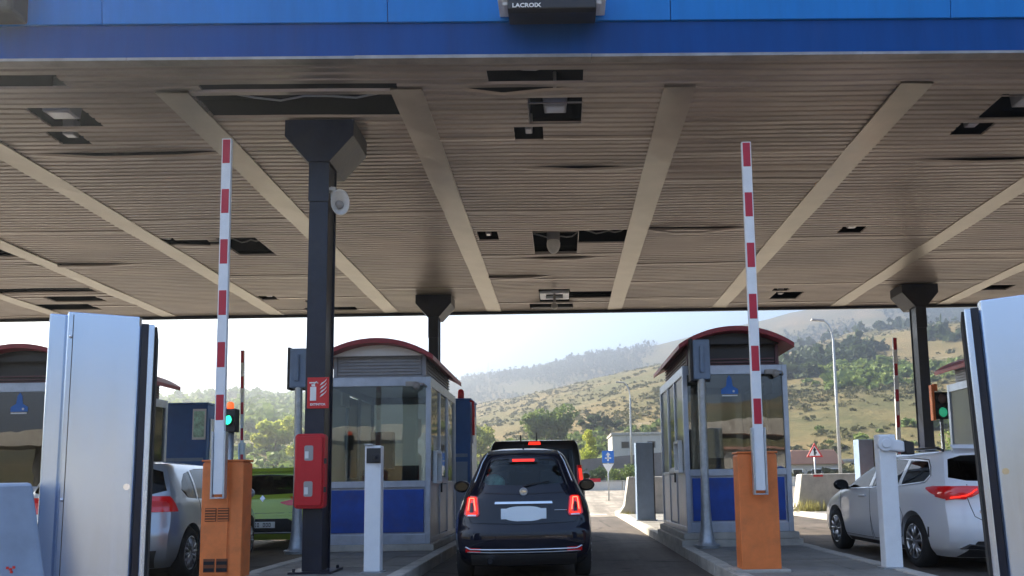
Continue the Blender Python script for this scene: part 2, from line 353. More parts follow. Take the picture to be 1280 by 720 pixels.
# asphalt apron and exit road
a = MB(); n_ = 40
def sheet(mb, x0, x1, y0, y1, z, nx, ny):
    vs_ = [(x0+(x1-x0)*i/nx, y0+(y1-y0)*j/ny, 0) for j in range(ny+1) for i in range(nx+1)]
    vs_ = [(x, y, max(0, gzs)+z) for (x, y, _), gzs in zip(vs_, height(np.array([v[0] for v in vs_]), np.array([v[1] for v in vs_])))]
    mb.add(vs_, [(j*(nx+1)+i, j*(nx+1)+i+1, (j+1)*(nx+1)+i+1, (j+1)*(nx+1)+i) for j in range(ny) for i in range(nx)])
sheet(a, -34, 36, -45, 25, .004, 14, 14)
tag(a.build('road', M['asphalt']), kind='structure')
a = MB(); sheet(a, -44, 56, 25, 61, .008, 40, 16)
tag(a.build('exit_road', M['asphalt_sunlit']), kind='structure')
# road paint: lane edge lines and worn bars
a = MB()
for cx in (-8.1, -2.7):
    for sx in (-1.08,): a.box(cx+sx-.05, cx+sx+.05, 4, 26, .009, .012)
for cx in (-5.4, 0, 5.4):
    a.box(cx-1.5, cx+1.5, 26.6, 26.95, .009, .0125)
tag(a.build('road_markings', M['paint']), kind='structure')

# traffic islands
ISL = [-13.5, -8.1, -2.7, 2.7, 8.1, 13.5]
HW, Y0, Y1 = .95, 3.0, 26.0
def isl_outline(hw, y0, y1):
    pts = []
    for i in range(13): t = math.pi*i/12; pts.append((hw*math.cos(t), y1+hw*.9*math.sin(t)))
    for i in range(13): t = math.pi+math.pi*i/12; pts.append((hw*math.cos(t), y0+hw*.9*math.sin(t)))
    return pts
for cx in ISL:
    k = MB(); rnd = random.Random(int(cx*10))
    y = Y0
    while y < Y1-.01:
        ln = min(1.0, Y1-y)
        for s in (-1, 1):
            dx = rnd.uniform(-.006,.006); dz = rnd.uniform(-.006,.004)
            xa, xb = sorted((cx+s*(HW-.16), cx+s*HW+dx)); k.box(xa, xb, y+.006, y+ln-.006, -.02, .15+dz)
        y += ln
    for y0, sg in ((Y1, 1), (Y0, -1)):
        for i in range(6):
            t0, t1 = math.pi*i/6+.012, math.pi*(i+1)/6-.012
            P = [(cx+r*math.cos(t), y0+sg*.9*r*math.sin(t)) for r, t in ((HW-.16,t0),(HW,t0),(HW,t1),(HW-.16,t1))]
            if sg < 0: P = P[::-1]
            k.hexa([(x,y_,-.02) for x,y_ in P]+[(x,y_,.15) for x,y_ in P])
    tag(k.build('kerb', M['kerb'], bevel=.012), kind='structure')
    t = MB(); out = isl_outline(HW-.165, Y0, Y1); t.prism([(cx+x, y) for x, y in out], 'z', -.02, .125)
    # paving slabs
    y = Y0
    while y < Y1-.3:
        for i in range(4):
            w = (2*HW-.34)/4; x = cx-HW+.17+i*w; t.box(x+.004, x+w-.004, y+.004, y+.396, .1, .139+rnd.uniform(-.003,.003))
        y += .4
    tag(t.build('island_paving', M['tile']), kind='structure')

# ------------------------------------------------------------------ canopy
ZC, YN, YF = 5.50, 7.42, 19.1
def sk(x, y): return y+x*.013*max(0, min(1, (19-y)/11))
XL, XR = -21.0, 27.0
STR = [-20.4,-17.4,-14.7,-12.6,-9.95,-7.2,-4.28,-1.68,1.38,4.03,7.05,9.75,12.6,15.5,18.3,21.2,24.0]
SW = .168
can = empty('toll_canopy', (0, 13, ZC), 'wide flat toll plaza canopy with blue fascia and metal slat ceiling over the lanes', 'canopy')
O = Vector((0, 13, ZC))
def canopy_part(mb, name, mats, **kw):
    mb.v = [(x, y-13, z-ZC) for x, y, z in mb.v]
    return mb.build(name, mats, can, **kw)
def hole(x0, y0, x1, y1):   # picture box -> ceiling rectangle (measured at the ceiling height)
    c = [at(x, y, Z=ZC) for x, y in ((x0,y0),(x1,y0),(x1,y1),(x0,y1))]
    m = at((x0+x1)/2, (y0+y1)/2, Z=ZC)
    ya, yb = (c[0].y+c[1].y)/2, (c[2].y+c[3].y)/2
    w = (x1-x0)/2
    xa = at(x0, (y0+y1)/2, Z=ZC).x; xb = at(x1, (y0+y1)/2, Z=ZC).x
    return (min(xa,xb), max(xa,xb), min(ya,yb), max(ya,yb))
HP = dict(A=(609,89,729,103), B=(661,129,727,154), C=(643,161,679,176), D=(667,290,722,315), D2=(722,290,784,303), E=(598,292,623,301),
  F=(674,363,712,376), F2=(712,365,765,371), F3=(662,380,716,385), G=(253,122,508,141), G2=(249,108,497,111), H=(-40,97,80,110), I=(48,136,118,161), J=(68,167,108,182),
  K=(283,297,332,318), L=(192,298,222,306), L2=(222,301,262,304), N=(1237,120,1330,147), O=(1194,154,1236,169), P=(1050,284,1080,291), Q=(966,366,1000,373), Q2=(966,361,985,364),
  S=(-60,310,12,322), T=(-20,362,120,366), T2=(60,372,128,376), U=(30,381,120,387), V=(325,371,347,375), W=(382,376,402,379), W2=(382,385,447,388), X=(1215,357,1262,363), X2=(1130,369,1150,372))
HO = {k: hole(*v) for k, v in HP.items()}
sl = MB(); pitch, sw = .118, .095
rnd = random.Random(5)
def sag(x, y): return (.012*math.sin(x*1.7+y*.9)+.010*math.sin(x*.6-y*2.3+1)+.006*math.sin(x*4.1+y*3.7))*.35
nrow = int((YF-YN-.1)/pitch)
SAGS = [(at(862,283,Z=ZC).x, at(862,283,Z=ZC).y, .7, .10), (at(640,112,Z=ZC).x, at(640,112,Z=ZC).y, .35, .07), (at(725,209,Z=ZC).x, at(725,209,Z=ZC).y, .5, .05),
        (at(170,193,Z=ZC).x, at(170,193,Z=ZC).y, 1.0, .06), (at(700,321,Z=ZC).x, at(700,321,Z=ZC).y, .6, .05), (at(1240,195,Z=ZC).x, at(1240,195,Z=ZC).y, .8, .05),
        (at(640,345,Z=ZC).x, at(640,345,Z=ZC).y, .6, .06), (at(280,305,Z=ZC).x, at(280,305,Z=ZC).y, .5, .05),(at(100,330,Z=ZC).x, at(100,330,Z=ZC).y, .9, .05)]
for r_ in range(nrow):
    y = YN+.08+r_*pitch
    bays = [(XL, XR)] if y < 8.06 else [(x0+SW, x1-SW) for x0, x1 in zip(STR[:-1], STR[1:])]
    for xa, xb in bays:
        segs = [(xa, xb)]
        for h in HO.values():
            yy = y-sk((h[0]+h[1])/2, y)+y
            if h[2]-sw*.5 < sk((h[0]+h[1])/2, y)+sw/2 < h[3]+sw*.4 or (h[3]-h[2] < pitch and abs(sk((h[0]+h[1])/2, y)+sw/2-(h[2]+h[3])/2) < pitch/2):
                ns = []
                for s0, s1 in segs:
                    if h[1] <= s0 or h[0] >= s1: ns.append((s0, s1))
                    else:
                        if h[0]-s0 > .02: ns.append((s0, h[0]))
                        if s1-h[1] > .02: ns.append((h[1], s1))
                segs = ns
        jt = max(.15, min(1, (14-y)/5)); dzr = rnd.uniform(-.002, .0015)*jt; tl = rnd.uniform(-.5, .5)*.003*jt
        if rnd.random() < .05: dzr -= .012; tl *= 3
        for s0, s1 in segs:
            n = max(1, int((s1-s0)/.45)); V = []
            for i in range(n+1):
                x = s0+(s1-s0)*i/n; yy = sk(x, y); dz = sag(x, y)+dzr
                for sx, sy, sr, sd_ in SAGS:
                    if abs(y-sy) < pitch*.6: dz -= sd_*math.exp(-((x-sx)/sr)**4)
                zb = ZC+dz
                V += [(x, yy, zb+.028+tl), (x, yy+.012, zb+tl), (x, yy+sw-.012, zb-tl), (x, yy+sw, zb+.028-tl)]
            F = []
            for i in range(n):
                b = i*4
                F += [(b,b+1,b+5,b+4),(b+1,b+2,b+6,b+5),(b+2,b+3,b+7,b+6),(b+3,b,b+4,b+7)]
            F += [(0,3,2,1),(n*4,n*4+1,n*4+2,n*4+3)]
            sl.add(V, F)
canopy_part(sl, 'slat_ceiling', M['slat'], fix=False)
for sx in STR:
    s = MB(); N = 26
    V = []
    ya = 8.03+rnd.uniform(-.04,.04)
    for i in range(N+1):
        y = ya+(YF-.12-ya)*i/N
        for q, e in ((-1,0),(1,0)):
            V.append((sx+q*(SW+.012), sk(sx, y), ZC-.016+.005*math.sin(y*2.1+sx*3)+.004*q*math.sin(y*3.3+sx)))
    s.add(V, [(2*i,2*i+1,2*i+3,2*i+2) for i in range(N)])
    V2 = [(x, y, z+.02) for x, y, z in V]; s.add(V2, [(2*i,2*i+2,2*i+3,2*i+1) for i in range(N)])
    b = 0; m_ = len(V)
    for i in range(N):
        s.f += [[2*i, 2*i+2, m_+2*i+2, m_+2*i], [2*i+1, m_+2*i+1, m_+2*i+3, 2*i+3]]; s.mi += [0,0]; s.sm += [False, False]
    canopy_part(s, 'metal_strip', M['strip'])
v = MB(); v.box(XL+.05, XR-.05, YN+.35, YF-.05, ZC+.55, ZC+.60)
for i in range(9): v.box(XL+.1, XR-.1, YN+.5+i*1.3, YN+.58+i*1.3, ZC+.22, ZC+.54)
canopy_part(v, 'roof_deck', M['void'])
f = MB()
def fasc(mb, x0, x1, y0, y1, z0, z1, lean=0):
    mb.hexa([(x0,sk(x0,y0),z0),(x1,sk(x1,y0),z0),(x1,sk(x1,y1),z0),(x0,sk(x0,y1),z0),(x0,sk(x0,y0)-lean,z1),(x1,sk(x1,y0)-lean,z1),(x1,sk(x1,y1)-lean,z1),(x0,sk(x0,y1)-lean,z1)])
fasc(f, XL, XR, YN-.02, YN+.03, ZC-.005, ZC+.352); canopy_part(f, 'fascia', M['fascia_dk'])
f = MB(); x = XL
while x < XR-.01:
    x2 = min(x+2.92 if x > XL else x+1.75, XR); fasc(f, x+.004, x2-.004, YN-.045, YN+.0, ZC+.355, ZC+1.35, .10); x = x2
canopy_part(f, 'fascia_panel', M['fascia_skylit'], bevel=.004)
f = MB(); fasc(f, XL, XR, YN+.003, YN+.03, ZC+.353, ZC+1.34, .098); canopy_part(f, 'fascia_backing', M['fascia_dk'])
f = MB(); x = XL
while x < XR-.01:
    x2 = min(x+rnd.uniform(1.2, 3.0), XR); d = rnd.uniform(0,.012); fasc(f, x+.003, x2-.003, YN-.035-d, YN+.07, ZC-.035-d*.8, ZC-.007); x = x2
canopy_part(f, 'edge_trim', M['trim'])
f = MB(); f.box(XL, XR, YF-.04, YF+.03, ZC-.07, ZC+1.3); f.box(XL-.05, XL, YN+.1, YF, ZC-.02, ZC+1.3); f.box(XR, XR+.05, YN+.5, YF, ZC-.02, ZC+1.3)
canopy_part(f, 'rear_fascia', M['navy'])

# ceiling lamps
def lamp(hk, label, w, d, dz=.12, group='lamps recessed in the canopy ceiling', dome=False, wx=.5, white=False):
    h = HO[hk]; x = h[0]+(h[1]-h[0])*wx; y = (h[2]+h[3])/2
    t = empty('ceiling_lamp', (x, y, ZC+.25), label, 'ceiling lamp', group)
    b = MB()
    if dome:
        b.cyl((0,0,.05),(0,0,-.22), .12, .12, 20); b.build('housing', M['floodbody'], t, bevel=.01)
        g_ = MB(); g_.lathe([(.115,-.22),(.125,-.27),(.12,-.34),(.09,-.41),(.05,-.45),(.001,-.46)], n=20); g_.build('dome_lens', M['horn'], t)
    else:
        b.prism([(-w/2,0),(-w/2*.88,-dz),(w/2*.88,-dz),(w/2,0)], 'y', -d/2, d/2); b.box(-.02,.02,-d/2-.05,d/2+.05,0,.2)
        b.build('housing', M['whitebox'] if white else M['floodbody'], t, bevel=.01)
        g_ = MB(); g_.box(-w*.36, w*.36, -d*.36, d*.36, -dz-.006, -dz+.002); g_.build('lens', M['floodglass'], t, bevel=.003)
    return t
lamp('B', 'square floodlight in the opening nearest the sign box, centre of the ceiling', .30, .20, .2)
lamp('C', 'tiny pale lamp in the small opening just behind the square floodlight', .10, .16, .2)
lamp('D', 'grey dome lamp hanging from the dark opening in the middle of the ceiling', .2, .2, dome=True, wx=.45)
lamp('E', 'tiny lamp in the small opening left of the grey dome lamp', .10, .16, .2, wx=.5)
lamp('I', 'square floodlight in the opening at the left above the silver cabinet', .36, .22, .2, wx=.4)
lamp('J', 'small lamp just behind the left square floodlight', .16, .12, .2)
lamp('N', 'square floodlight in the opening at the right edge of the ceiling', .36, .22, .2, wx=.55)
lamp('O', 'small lamp just behind the right square floodlight', .16, .12, .2)
lamp('P', 'small lamp in the narrow opening left of the rear right pillar', .18, .12, .2)
lamp('L', 'small lamp in the narrow opening beside the left metal strip', .16, .12, .2)
lamp('Q', 'small lamp in the rear slot left of the rear right pillar', .14, .12, .2, wx=.3)
lamp('V', 'small lamp in the rear slot between silver cabinet and front pillar', .14, .12, .2)
# bright open-frame lamp near the rear edge
h = HO['F']; t = empty('ceiling_lamp', ((h[0]+h[1])/2, (h[2]+h[3])/2, ZC), 'bright white framed lamp on a bracket near the rear edge of the ceiling', 'ceiling lamp', 'lamps recessed in the canopy ceiling')
b = MB(); b.box(-.34,-.2,-.3,.3,-.02,.05); b.box(.2,.34,-.3,.3,-.02,.05); b.box(-.2,.2,-.3,-.2,-.02,.05); b.box(-.2,.2,.2,.3,-.02,.05); b.build('frame', M['whitebox'], t, bevel=.01)
b = MB(); b.cyl((0,-.25,0),(0,-.3,-.3),.03); b.sphere((0,-.3,-.32),.08); b.build('bracket', M['floodbody'], t)
b = MB(); b.box(-.5,.5,-.1,.1,-.10,-.06); b.build('tube_light', M['dark'], t).location = (-.05, .75, -.02)

# metal lips round the larger openings and loose cables above them
for k in ('B','D','K','N'):
    h = HO[k]; b = MB(); x0, x1, y0, y1 = h; e = .012
    b.box(x0-e,x1+e,y0-e,y0,ZC-.004,ZC+.012); b.box(x0-e,x1+e,y1,y1+e,ZC-.004,ZC+.012); b.box(x0-e,x0,y0,y1,ZC-.004,ZC+.012); b.box(x1,x1+e,y0,y1,ZC-.004,ZC+.012)
    canopy_part(b, 'opening_lip', M['trim'])
for k in ('A','D2','G','K','D','T','S'):
    h = HO[k]; n = 8; y = (h[2]+h[3])/2
    b = MB(); b.tube([(h[0]+(h[1]-h[0])*i/n, y+.03*math.sin(i*2.1+h[0]), ZC+.16-.07*math.sin(math.pi*i/n)+.02*math.sin(i*1.7)) for i in range(n+1)], .012, 6)
    canopy_part(b, 'loose_cable', M['floodbody'])

# sign box on the fascia with the maker's name, floodlight at the left end
p = at(690, 8, Y=YN-.3)
t = empty('sign_box', (p.x, YN-.05, p.z+.06), 'black lane sign box with white lettering and side brackets on the blue fascia', 'sign box')
t.scale = (.93,1,.95)
b = MB(); b.prism([(-.36,.30),(-.36,-.16),(-.30,-.17),(-.05,-.13),(-.05,.30)], 'x', -.47, .47); b.build('housing', M['dark'], t, bevel=.012)
for s in (-1, 1):
    b = MB(); b.box(*sorted((s*.475, s*.58)), -.3, -.02, -.02, .25); b.box(*sorted((s*.475, s*.53)), -.28, -.1, -.06, -.02); b.build('bracket', M['white'], t, bevel=.008)
b = MB(); b.box(-.46,.46,-.40,-.362,.04,.30); b.build('sign_face', M['plastic'], t, bevel=.004)
text_obj('lettering', 'LACROIX', .062, M['signwhite'], t, (-.27, -.366, -.128), bold=.002, xscale=1.15)
b = MB()
for i in range(34):
    b.box(-.28+i*.017, -.28+i*.017+.009, -.404, -.400, .052, .078)
b.build('small_print', M['signwhite'], t)
p = at(12, 4, Y=YN-.4)
t = empty('fascia_floodlight', (p.x-.17, YN-.05, p.z+.09), 'grey and dark floodlight fixed to the blue fascia at its left end', 'floodlight')
b = MB(); b.box(-.5,.16,-.32,-.05,-.14,.5); b.build('housing', M['plastic'], t, bevel=.04)
b = MB(); b.prism([(.0,.5),(.02,.06),(.07,.0),(.12,.035),(.27,.04),(.27,.5)], 'y', -.46, -.33); b.build('cover', M['floodbody'], t, bevel=.02)

# ------------------------------------------------------------------ pillars
def pillar(loc, label, k=1.0):
    t = empty('steel_pillar', loc, label, 'pillar', 'dark pillars under the canopy')
    b = MB(); zt = ZC-.172; w = .112
    b.box(-w,w,-.16,-.145,.02,zt-.45); b.box(-w,w,.145,.16,.02,zt-.45); b.box(-.012,.012,-.145,.145,.02,zt-.45)
    b.box(-.09,-.084,-.145,.145,.02,zt-.45); b.box(.084,.09,-.145,.145,.02,zt-.45)
    b.build('shaft', M['navy'], t, bevel=.004)
    b = MB(); b.prism([(-.41,zt),(-.41,zt-.20),(-.13,zt-.52),(.13,zt-.52),(.41,zt-.20),(.41,zt)], 'y', -.20, .42); b.build('capital', M['navy'], t, bevel=.006)
    b = MB(); b.box(-.24,.24,-.24,.24,0,.025)
    for sx in (-.19,.19):
        for sy in (-.19,.19): b.cyl((sx,sy,.02),(sx,sy,.06),.018,n=8)
    b.build('base_plate', M['navy'], t)
    b = MB(); b.box(-.12,.12,-.175,-.161,zt-1.0,zt-.48); b.build('collar', M['navy'], t)
    return t
def ix(px, py, Y): return at(px, py, Y=Y).x
PY1 = at(401,148,Z=5.47).y+.22
PX1 = ix(401, 400, PY1)
pl = pillar((PX1, PY1, .14), 'dark steel pillar in front carrying the red extinguisher box and horn speaker')
pr = copy_tree(pl); pr.location = (ix(546,385,17.6), 17.3, .14); pr['label'] = 'dark steel pillar rising behind the left booth roof'
p3 = copy_tree(pl); p3.location = (ix(1143,450,17.3), 17.0, .14); p3['label'] = 'dark steel pillar standing behind the white estate car'

# horn speaker
t = empty('horn_speaker', (PX1+.12, PY1-.1, at(427,256,Y=PY1-.1).z), 'pale grey horn loudspeaker clamped to the front pillar', 'loudspeaker', rz=R(22))
b = MB(); b.lathe([(.02,.10),(.03,.04),(.05,-.02),(.085,-.08),(.125,-.12),(.135,-.13),(.13,-.14),(.118,-.125),(.08,-.085),(.045,-.02),(.0005,.0)], axis='y', n=28); b.v = [(x*.8+.1, y, z*1.2) for x, y, z in b.v]; b.build('horn', M['horn'], t)
b = MB(); b.lathe([(.0005,-.10),(.03,-.095),(.05,-.06),(.04,-.02)], axis='y'); b.v = [(x+.1,y,z) for x,y,z in b.v]; b.build('horn_core', M['floodbody'], t)
b = MB(); b.cyl((.1,.0,0),(.1,.16,0),.05,n=16); b.build('driver', M['horn'], t, bevel=.005)
b = MB(); b.box(0,.06,.02,.06,.1,.24); b.box(.03,.07,.02,.06,-.02,.12); b.box(-.02,.02,-.03,.09,.17,.21); b.build('bracket', M['horn'], t, bevel=.005)

# fire point sign and extinguisher box
p = at(397.5, 491, Y=PY1-.175)
t = empty('extinguisher_sign', p, 'square red sign with white extinguisher and flames on the front pillar', 'sign')
b = MB(); b.box(-.125,.125,0,.012,-.18,.18); b.build('plate', M['signred'], t, bevel=.004)
b = MB(); b.box(-.09,-.02,-.004,0,-.09,.07); b.box(-.075,-.035,-.004,0,.075,.10); b.tube([(-.05,-.002,.10),(-.02,-.002,.13),(.0,-.002,.11)],.006); b.box(-.10,-.02,-.004,0,.11,.125)
for i in range(4):
    z = -.05+i*.045
    b.prism([(.02,z),(.05,z+.015),(.09,z+.055),(.10,z+.08),(.075,z+.05),(.04,z+.03)], 'y', -.004, 0)
b.build('pictogram', M['signwhite'], t)
text_obj('lettering', 'EXTINTOR', .036, M['signwhite'], t, (0,-.002,-.135), bold=.001)
p = at(391, 589, Y=PY1-.17)
t = empty('extinguisher_box', (p.x, PY1-.17, p.z), 'tall red plastic extinguisher box with two small windows on the front pillar', 'extinguisher box')
def rrect(w, h, r, n=5, cx=0, cz=0):
    P = []
    for qx, qz, a0 in ((1,1,0),(-1,1,90),(-1,-1,180),(1,-1,270)):
        for i in range(n+1): a_ = R(a0+90*i/n); P.append((cx+qx*(w/2-r)+r*math.cos(a_), cz+qz*(h/2-r)+r*math.sin(a_)))
    return P
b = MB(); b.prism(rrect(.34,.84,.045), 'y', -.12, 0); b.build('case', M['red'], t, bevel=.012, seg=3)
b = MB(); b.prism(rrect(.30,.78,.035), 'y', -.15, -.121); b.build('door', M['red'], t, bevel=.012, seg=3)
for z in (.2,-.2):
    b = MB(); b.prism(rrect(.10,.17,.02,cz=z), 'y', -.154, -.1505); b.build('window', M['floodbody'], t, bevel=.004)
    b = MB(); b.box(-.04,.0,-.158,-.1545,z-.06,z+.02); b.build('window_mark', M['paper'], t)
for z in (.08,-.24): b = MB(); b.box(.165,.185,-.13,-.09,z,z+.06); b.build('latch', M['dark'], t)

# ------------------------------------------------------------------ toll booths  (local origin: front left bottom corner of the body at island level; x to the right, y away)
BW, BL = 1.60, 2.70
M['plum'] = mat('plum_metal', (.13,.06,.075), .5, var=.1)
def make_booth(loc, label, front_glass, emblem=True, blue=True):
    t = empty('toll_booth', loc, label, 'toll booth', 'toll booths on the islands')
    b = MB(); b.box(-.06,BW+.06,-.06,BL+.06,0,.10); b.build('plinth', M['concrete'], t, bevel=.015)
    H = 2.62
    b = MB(); c = .075
    for x in (0, BW-c):
        for y in (0, BL-c): b.box(x,x+c,y,y+c,.10,H)
    for x, q in ((0,0),(BW-c,1)):   # mid posts (door jambs) on both sides
        for y in (.95, 1.75): b.box(x+.006,x+c-.006,y,y+.06,.18,H-.12)
    b.box(c,BW-c,.006,c-.006,H-.14,H); b.box(c,BW-c,BL-c+.006,BL-.006,H-.14,H)
    b.box(.006,c-.006,c,BL-c,H-.14,H); b.box(BW-c+.006,BW-.006,c,BL-c,H-.14,H)
    b.box(c,BW-c,.006,c-.006,.10,.24); b.box(.006,c-.006,c,BL-c,.10,.18); b.box(BW-c+.006,BW-.006,c,BL-c,.10,.18); b.box(c,BW-c,BL-c+.006,BL-.006,.10,.24)
    b.box(c,BW-c,-.004,c-.006,.94,1.04); b.box(c,BW-c,BL-c+.006,BL+.004,.94,1.04)
    for x0 in (.010, BW-c+.010): b.box(x0,x0+c-.02,c,.95,.98,1.03); b.box(x0,x0+c-.02,1.81,BL-c,.98,1.03); b.box(x0,x0+c-.02,1.01,1.75,1.0,1.06)
    b.build('frame', M['alup'], t, bevel=.006)
    for ya, yb in ((.02,.05),(BL-.05,BL-.02)): b = MB(); b.box(c+.03,BW-c-.03,ya,yb,.27,.91); b.build('lower_panel', M['bluep'], t, bevel=.006)
    for ya, yb in ((.0505,.06),(BL-.06,BL-.0505)): b = MB(); b.box(c,BW-c,ya,yb,.24,.94); b.build('panel_back', M['alup'], t)
    for x0 in (.02, BW-.05):
        for ya, yb in ((c,.95),(1.81,BL-c)): b = MB(); b.box(x0,x0+.03,ya,yb,.18,.98); b.build('skirt_panel', M['alup'], t)
    for nm, bx, gm in (('front_window',(c,BW-c,.028,.036,1.04,H-.14),front_glass),('rear_window',(c,BW-c,BL-.036,BL-.028,1.04,H-.14),M['frost'])):
        b = MB(); b.box(*bx); b.build(nm, gm, t)
    for x0 in (.030, BW-.038):
        for ya, yb in ((c,.95),(1.81,BL-c)):
            b = MB(); b.box(x0,x0+.008,ya,yb,1.03,H-.14); b.build('side_window', M['frost'] if x0 < .5 else M['glass'], t)
        d = MB(); d.box(x0,x0+.008,1.05,1.71,1.10,H-.16); dg = d.build('door_glass', M['glass'], t)
        d = MB(); d.box(x0-.01,x0+.02,1.01,1.05,.2,H-.14); d.box(x0-.01,x0+.02,1.71,1.75,.2,H-.14); d.box(x0-.01,x0+.02,1.05,1.71,.2,.98); d.box(x0-.01,x0+.02,1.05,1.71,1.06,1.10)
        dd = d.build('door', M['alup'], t, bevel=.004); dg.parent = dd
        hx = x0-.03 if x0 < .5 else x0+.03
        d = MB(); d.box(hx-.01,hx+.018,1.08,1.10,.85,1.02); d.build('handle', M['dark'], dd)
    # transaction window frame on both sides
    for x0 in (-.05, BW-.01):
        b = MB(); b.box(x0,x0+.06,.30,.34,1.0,1.5); b.box(x0,x0+.06,.76,.80,1.0,1.5); b.box(x0,x0+.06,.34,.76,1.46,1.5); b.box(x0,x0+.06,.34,.76,1.0,1.04)
        b.build('payment_hatch', M['white'], t, bevel=.006)
    # clerestory with louvres
    i0 = .12
    b = MB(); b.box(i0,BW-i0,i0,BL-i0,H,H+.42); b.build('clerestory', M['dark'] if front_glass is M['glassdk'] else M['louvre'], t)
    b = MB()
    for k in range(7):
        z = H+.05+k*.05
        if front_glass is not M['glassdk'] or k < 2: b.box(i0+.04,BW-i0-.04,i0-.03,i0-.002,z,z+.022)
        b.box(i0-.03,i0-.002,i0+.04,BL-i0-.04,z,z+.022); b.box(BW-i0+.002,BW-i0+.03,i0+.04,BL-i0-.04,z,z+.022)
    for x in (i0-.03, BW-i0-.02): b.box(x,x+.05,i0-.035,i0+.02,H,H+.42)
    b.box(i0-.03,BW-i0+.03,i0-.035,i0-.003,H,H+.03)
    b.build('louvre', M['louvre'] if front_glass is not M['glassdk'] else M['plum'], t)
    b = MB(); b.box(.03,BW-.03,.03,BL-.03,H-.02,H+.004); b.build('ceiling_plate', M['alup'], t)
    # arched roof
    n = 20; Rr = (0.87**2+.27**2)/(2*.27); pts = []
    for k in range(n+1):
        x = -.87+1.74*k/n; z = math.sqrt(Rr*Rr-x*x)-(Rr-.27); pts.append((x+BW/2, z+H+.30))
    out = pts+[(x, z-.075) for x, z in pts[::-1]]
    b = MB(); b.prism(out, 'y', -.22, BL+.30); b.build('roof', M['red_roof'], t, bevel=.008)
    b = MB(); inner = [(x, z-.078) for x, z in pts if .06 < x < BW-.06]; b.prism([(inner[0][0], H+.35)]+inner+[(inner[-1][0], H+.35)], 'y', -.02, BL); b.build('roof_lining', M['paper'] if front_glass is not M['glassdk'] else M['dark'], t)
    # interior
    b = MB(); b.box(.14,BW-.14,.35,.80,.90,.94); b.box(.16,.20,.36,.78,.10,.90); b.box(BW-.20,BW-.16,.36,.78,.10,.90); b.build('desk', M['palewall'], t)
    b = MB(); b.box(.95,1.33,.50,.53,1.02,1.28); b.box(1.1,1.18,.50,.54,.94,1.02); b.build('monitor', M['dark'], t, bevel=.006)
    b = MB(); b.box(.35,.75,.45,.70,.94,1.06); b.box(.42,.55,.42,.6,1.06,1.12); b.build('cash_register', M['floodbody'], t, bevel=.01)
    b = MB(); b.box(.5,1.0,1.35,1.45,.6,1.25); b.box(.5,1.0,.98,1.4,.52,.6); b.cyl((.75,1.2,.1),(.75,1.2,.52),.03); b.build('chair', M['seat'], t, bevel=.03)
    b = MB(); b.box(.10,.50,BL-.35,BL-.12,.1,1.95); b.build('locker', M['louvre'], t, bevel=.01)
    b = MB(); b.box(1.12,1.38,BL-.12,BL-.10,1.05,2.45); b.build('roller_blind', M['paper'], t)
    b = MB(); b.box(BW-.115,BW-.085,.5,.9,2.25,2.46); b.box(.085,.115,.5,.9,2.25,2.46); b.build('lane_notice', M['paper'], t)
    # emblem: small blue tower with white lettering bar on the glass
    if emblem:
        ex, ez = (.72, 2.28)
        b = MB(); b.prism([(ex-.13,ez-.10),(ex+.13,ez-.10),(ex+.13,ez-.03),(ex+.05,ez+.02),(ex+.035,ez+.14),(ex,ez+.19),(ex-.035,ez+.14),(ex-.05,ez+.02),(ex-.13,ez-.03)], 'y', .020, .026); b.build('tower_emblem', M['signblue'], t)
        b = MB(); b.box(ex-.12,ex+.12,.016,.0195,ez-.135,ez-.115); b.sphere((ex+.06,.019,ez-.06),.018,8,6,(1,.15,1)); b.build('emblem_bar', M['signwhite'], t)
    # camera at the upper right corner
    b = MB(); b.tube([(BW-.06,.0,2.46),(BW-.10,-.08,2.50),(BW-.18,-.10,2.50)], .014); b.sphere((BW-.2,-.09,2.47),.06,12,8)
    b.box(BW-.36,BW-.20,-.12,-.05,2.46,2.53); b.build('security_camera', M['floodbody'], t, bevel=.004)
    return t
b1 = make_booth((at(538,600,Y=11.5).x-BW, 11.5, .14), 'silver framed toll booth with pale see-through glass and louvred top, left of the queueing cars', M['glass'], emblem=False)
b2 = make_booth((at(857,600,Y=11.5).x, 11.5, .24), 'toll booth with reflective front glass and blue tower emblem, right of the queueing cars', M['glassdk'])
foot = MB(); foot.box(-.10,BW+.10,-.10,BL+.10,-.115,-.002); foot.build('footing', M['concrete'], b2, bevel=.01)
b3 = copy_tree(b2); b3.location = (b1.location.x-5.4, 11.5, .14); b3['label'] = 'toll booth mostly hidden behind the tall silver cabinet at the left'
for ch in list(b3.children):
    if ch.name.startswith('footing'): bpy.data.objects.remove(ch)
b4 = copy_tree(b1); b4.location = (b2.location.x+5.45, 11.6, .22); b4['label'] = 'toll booth corner showing past the silver cabinet at the far right'

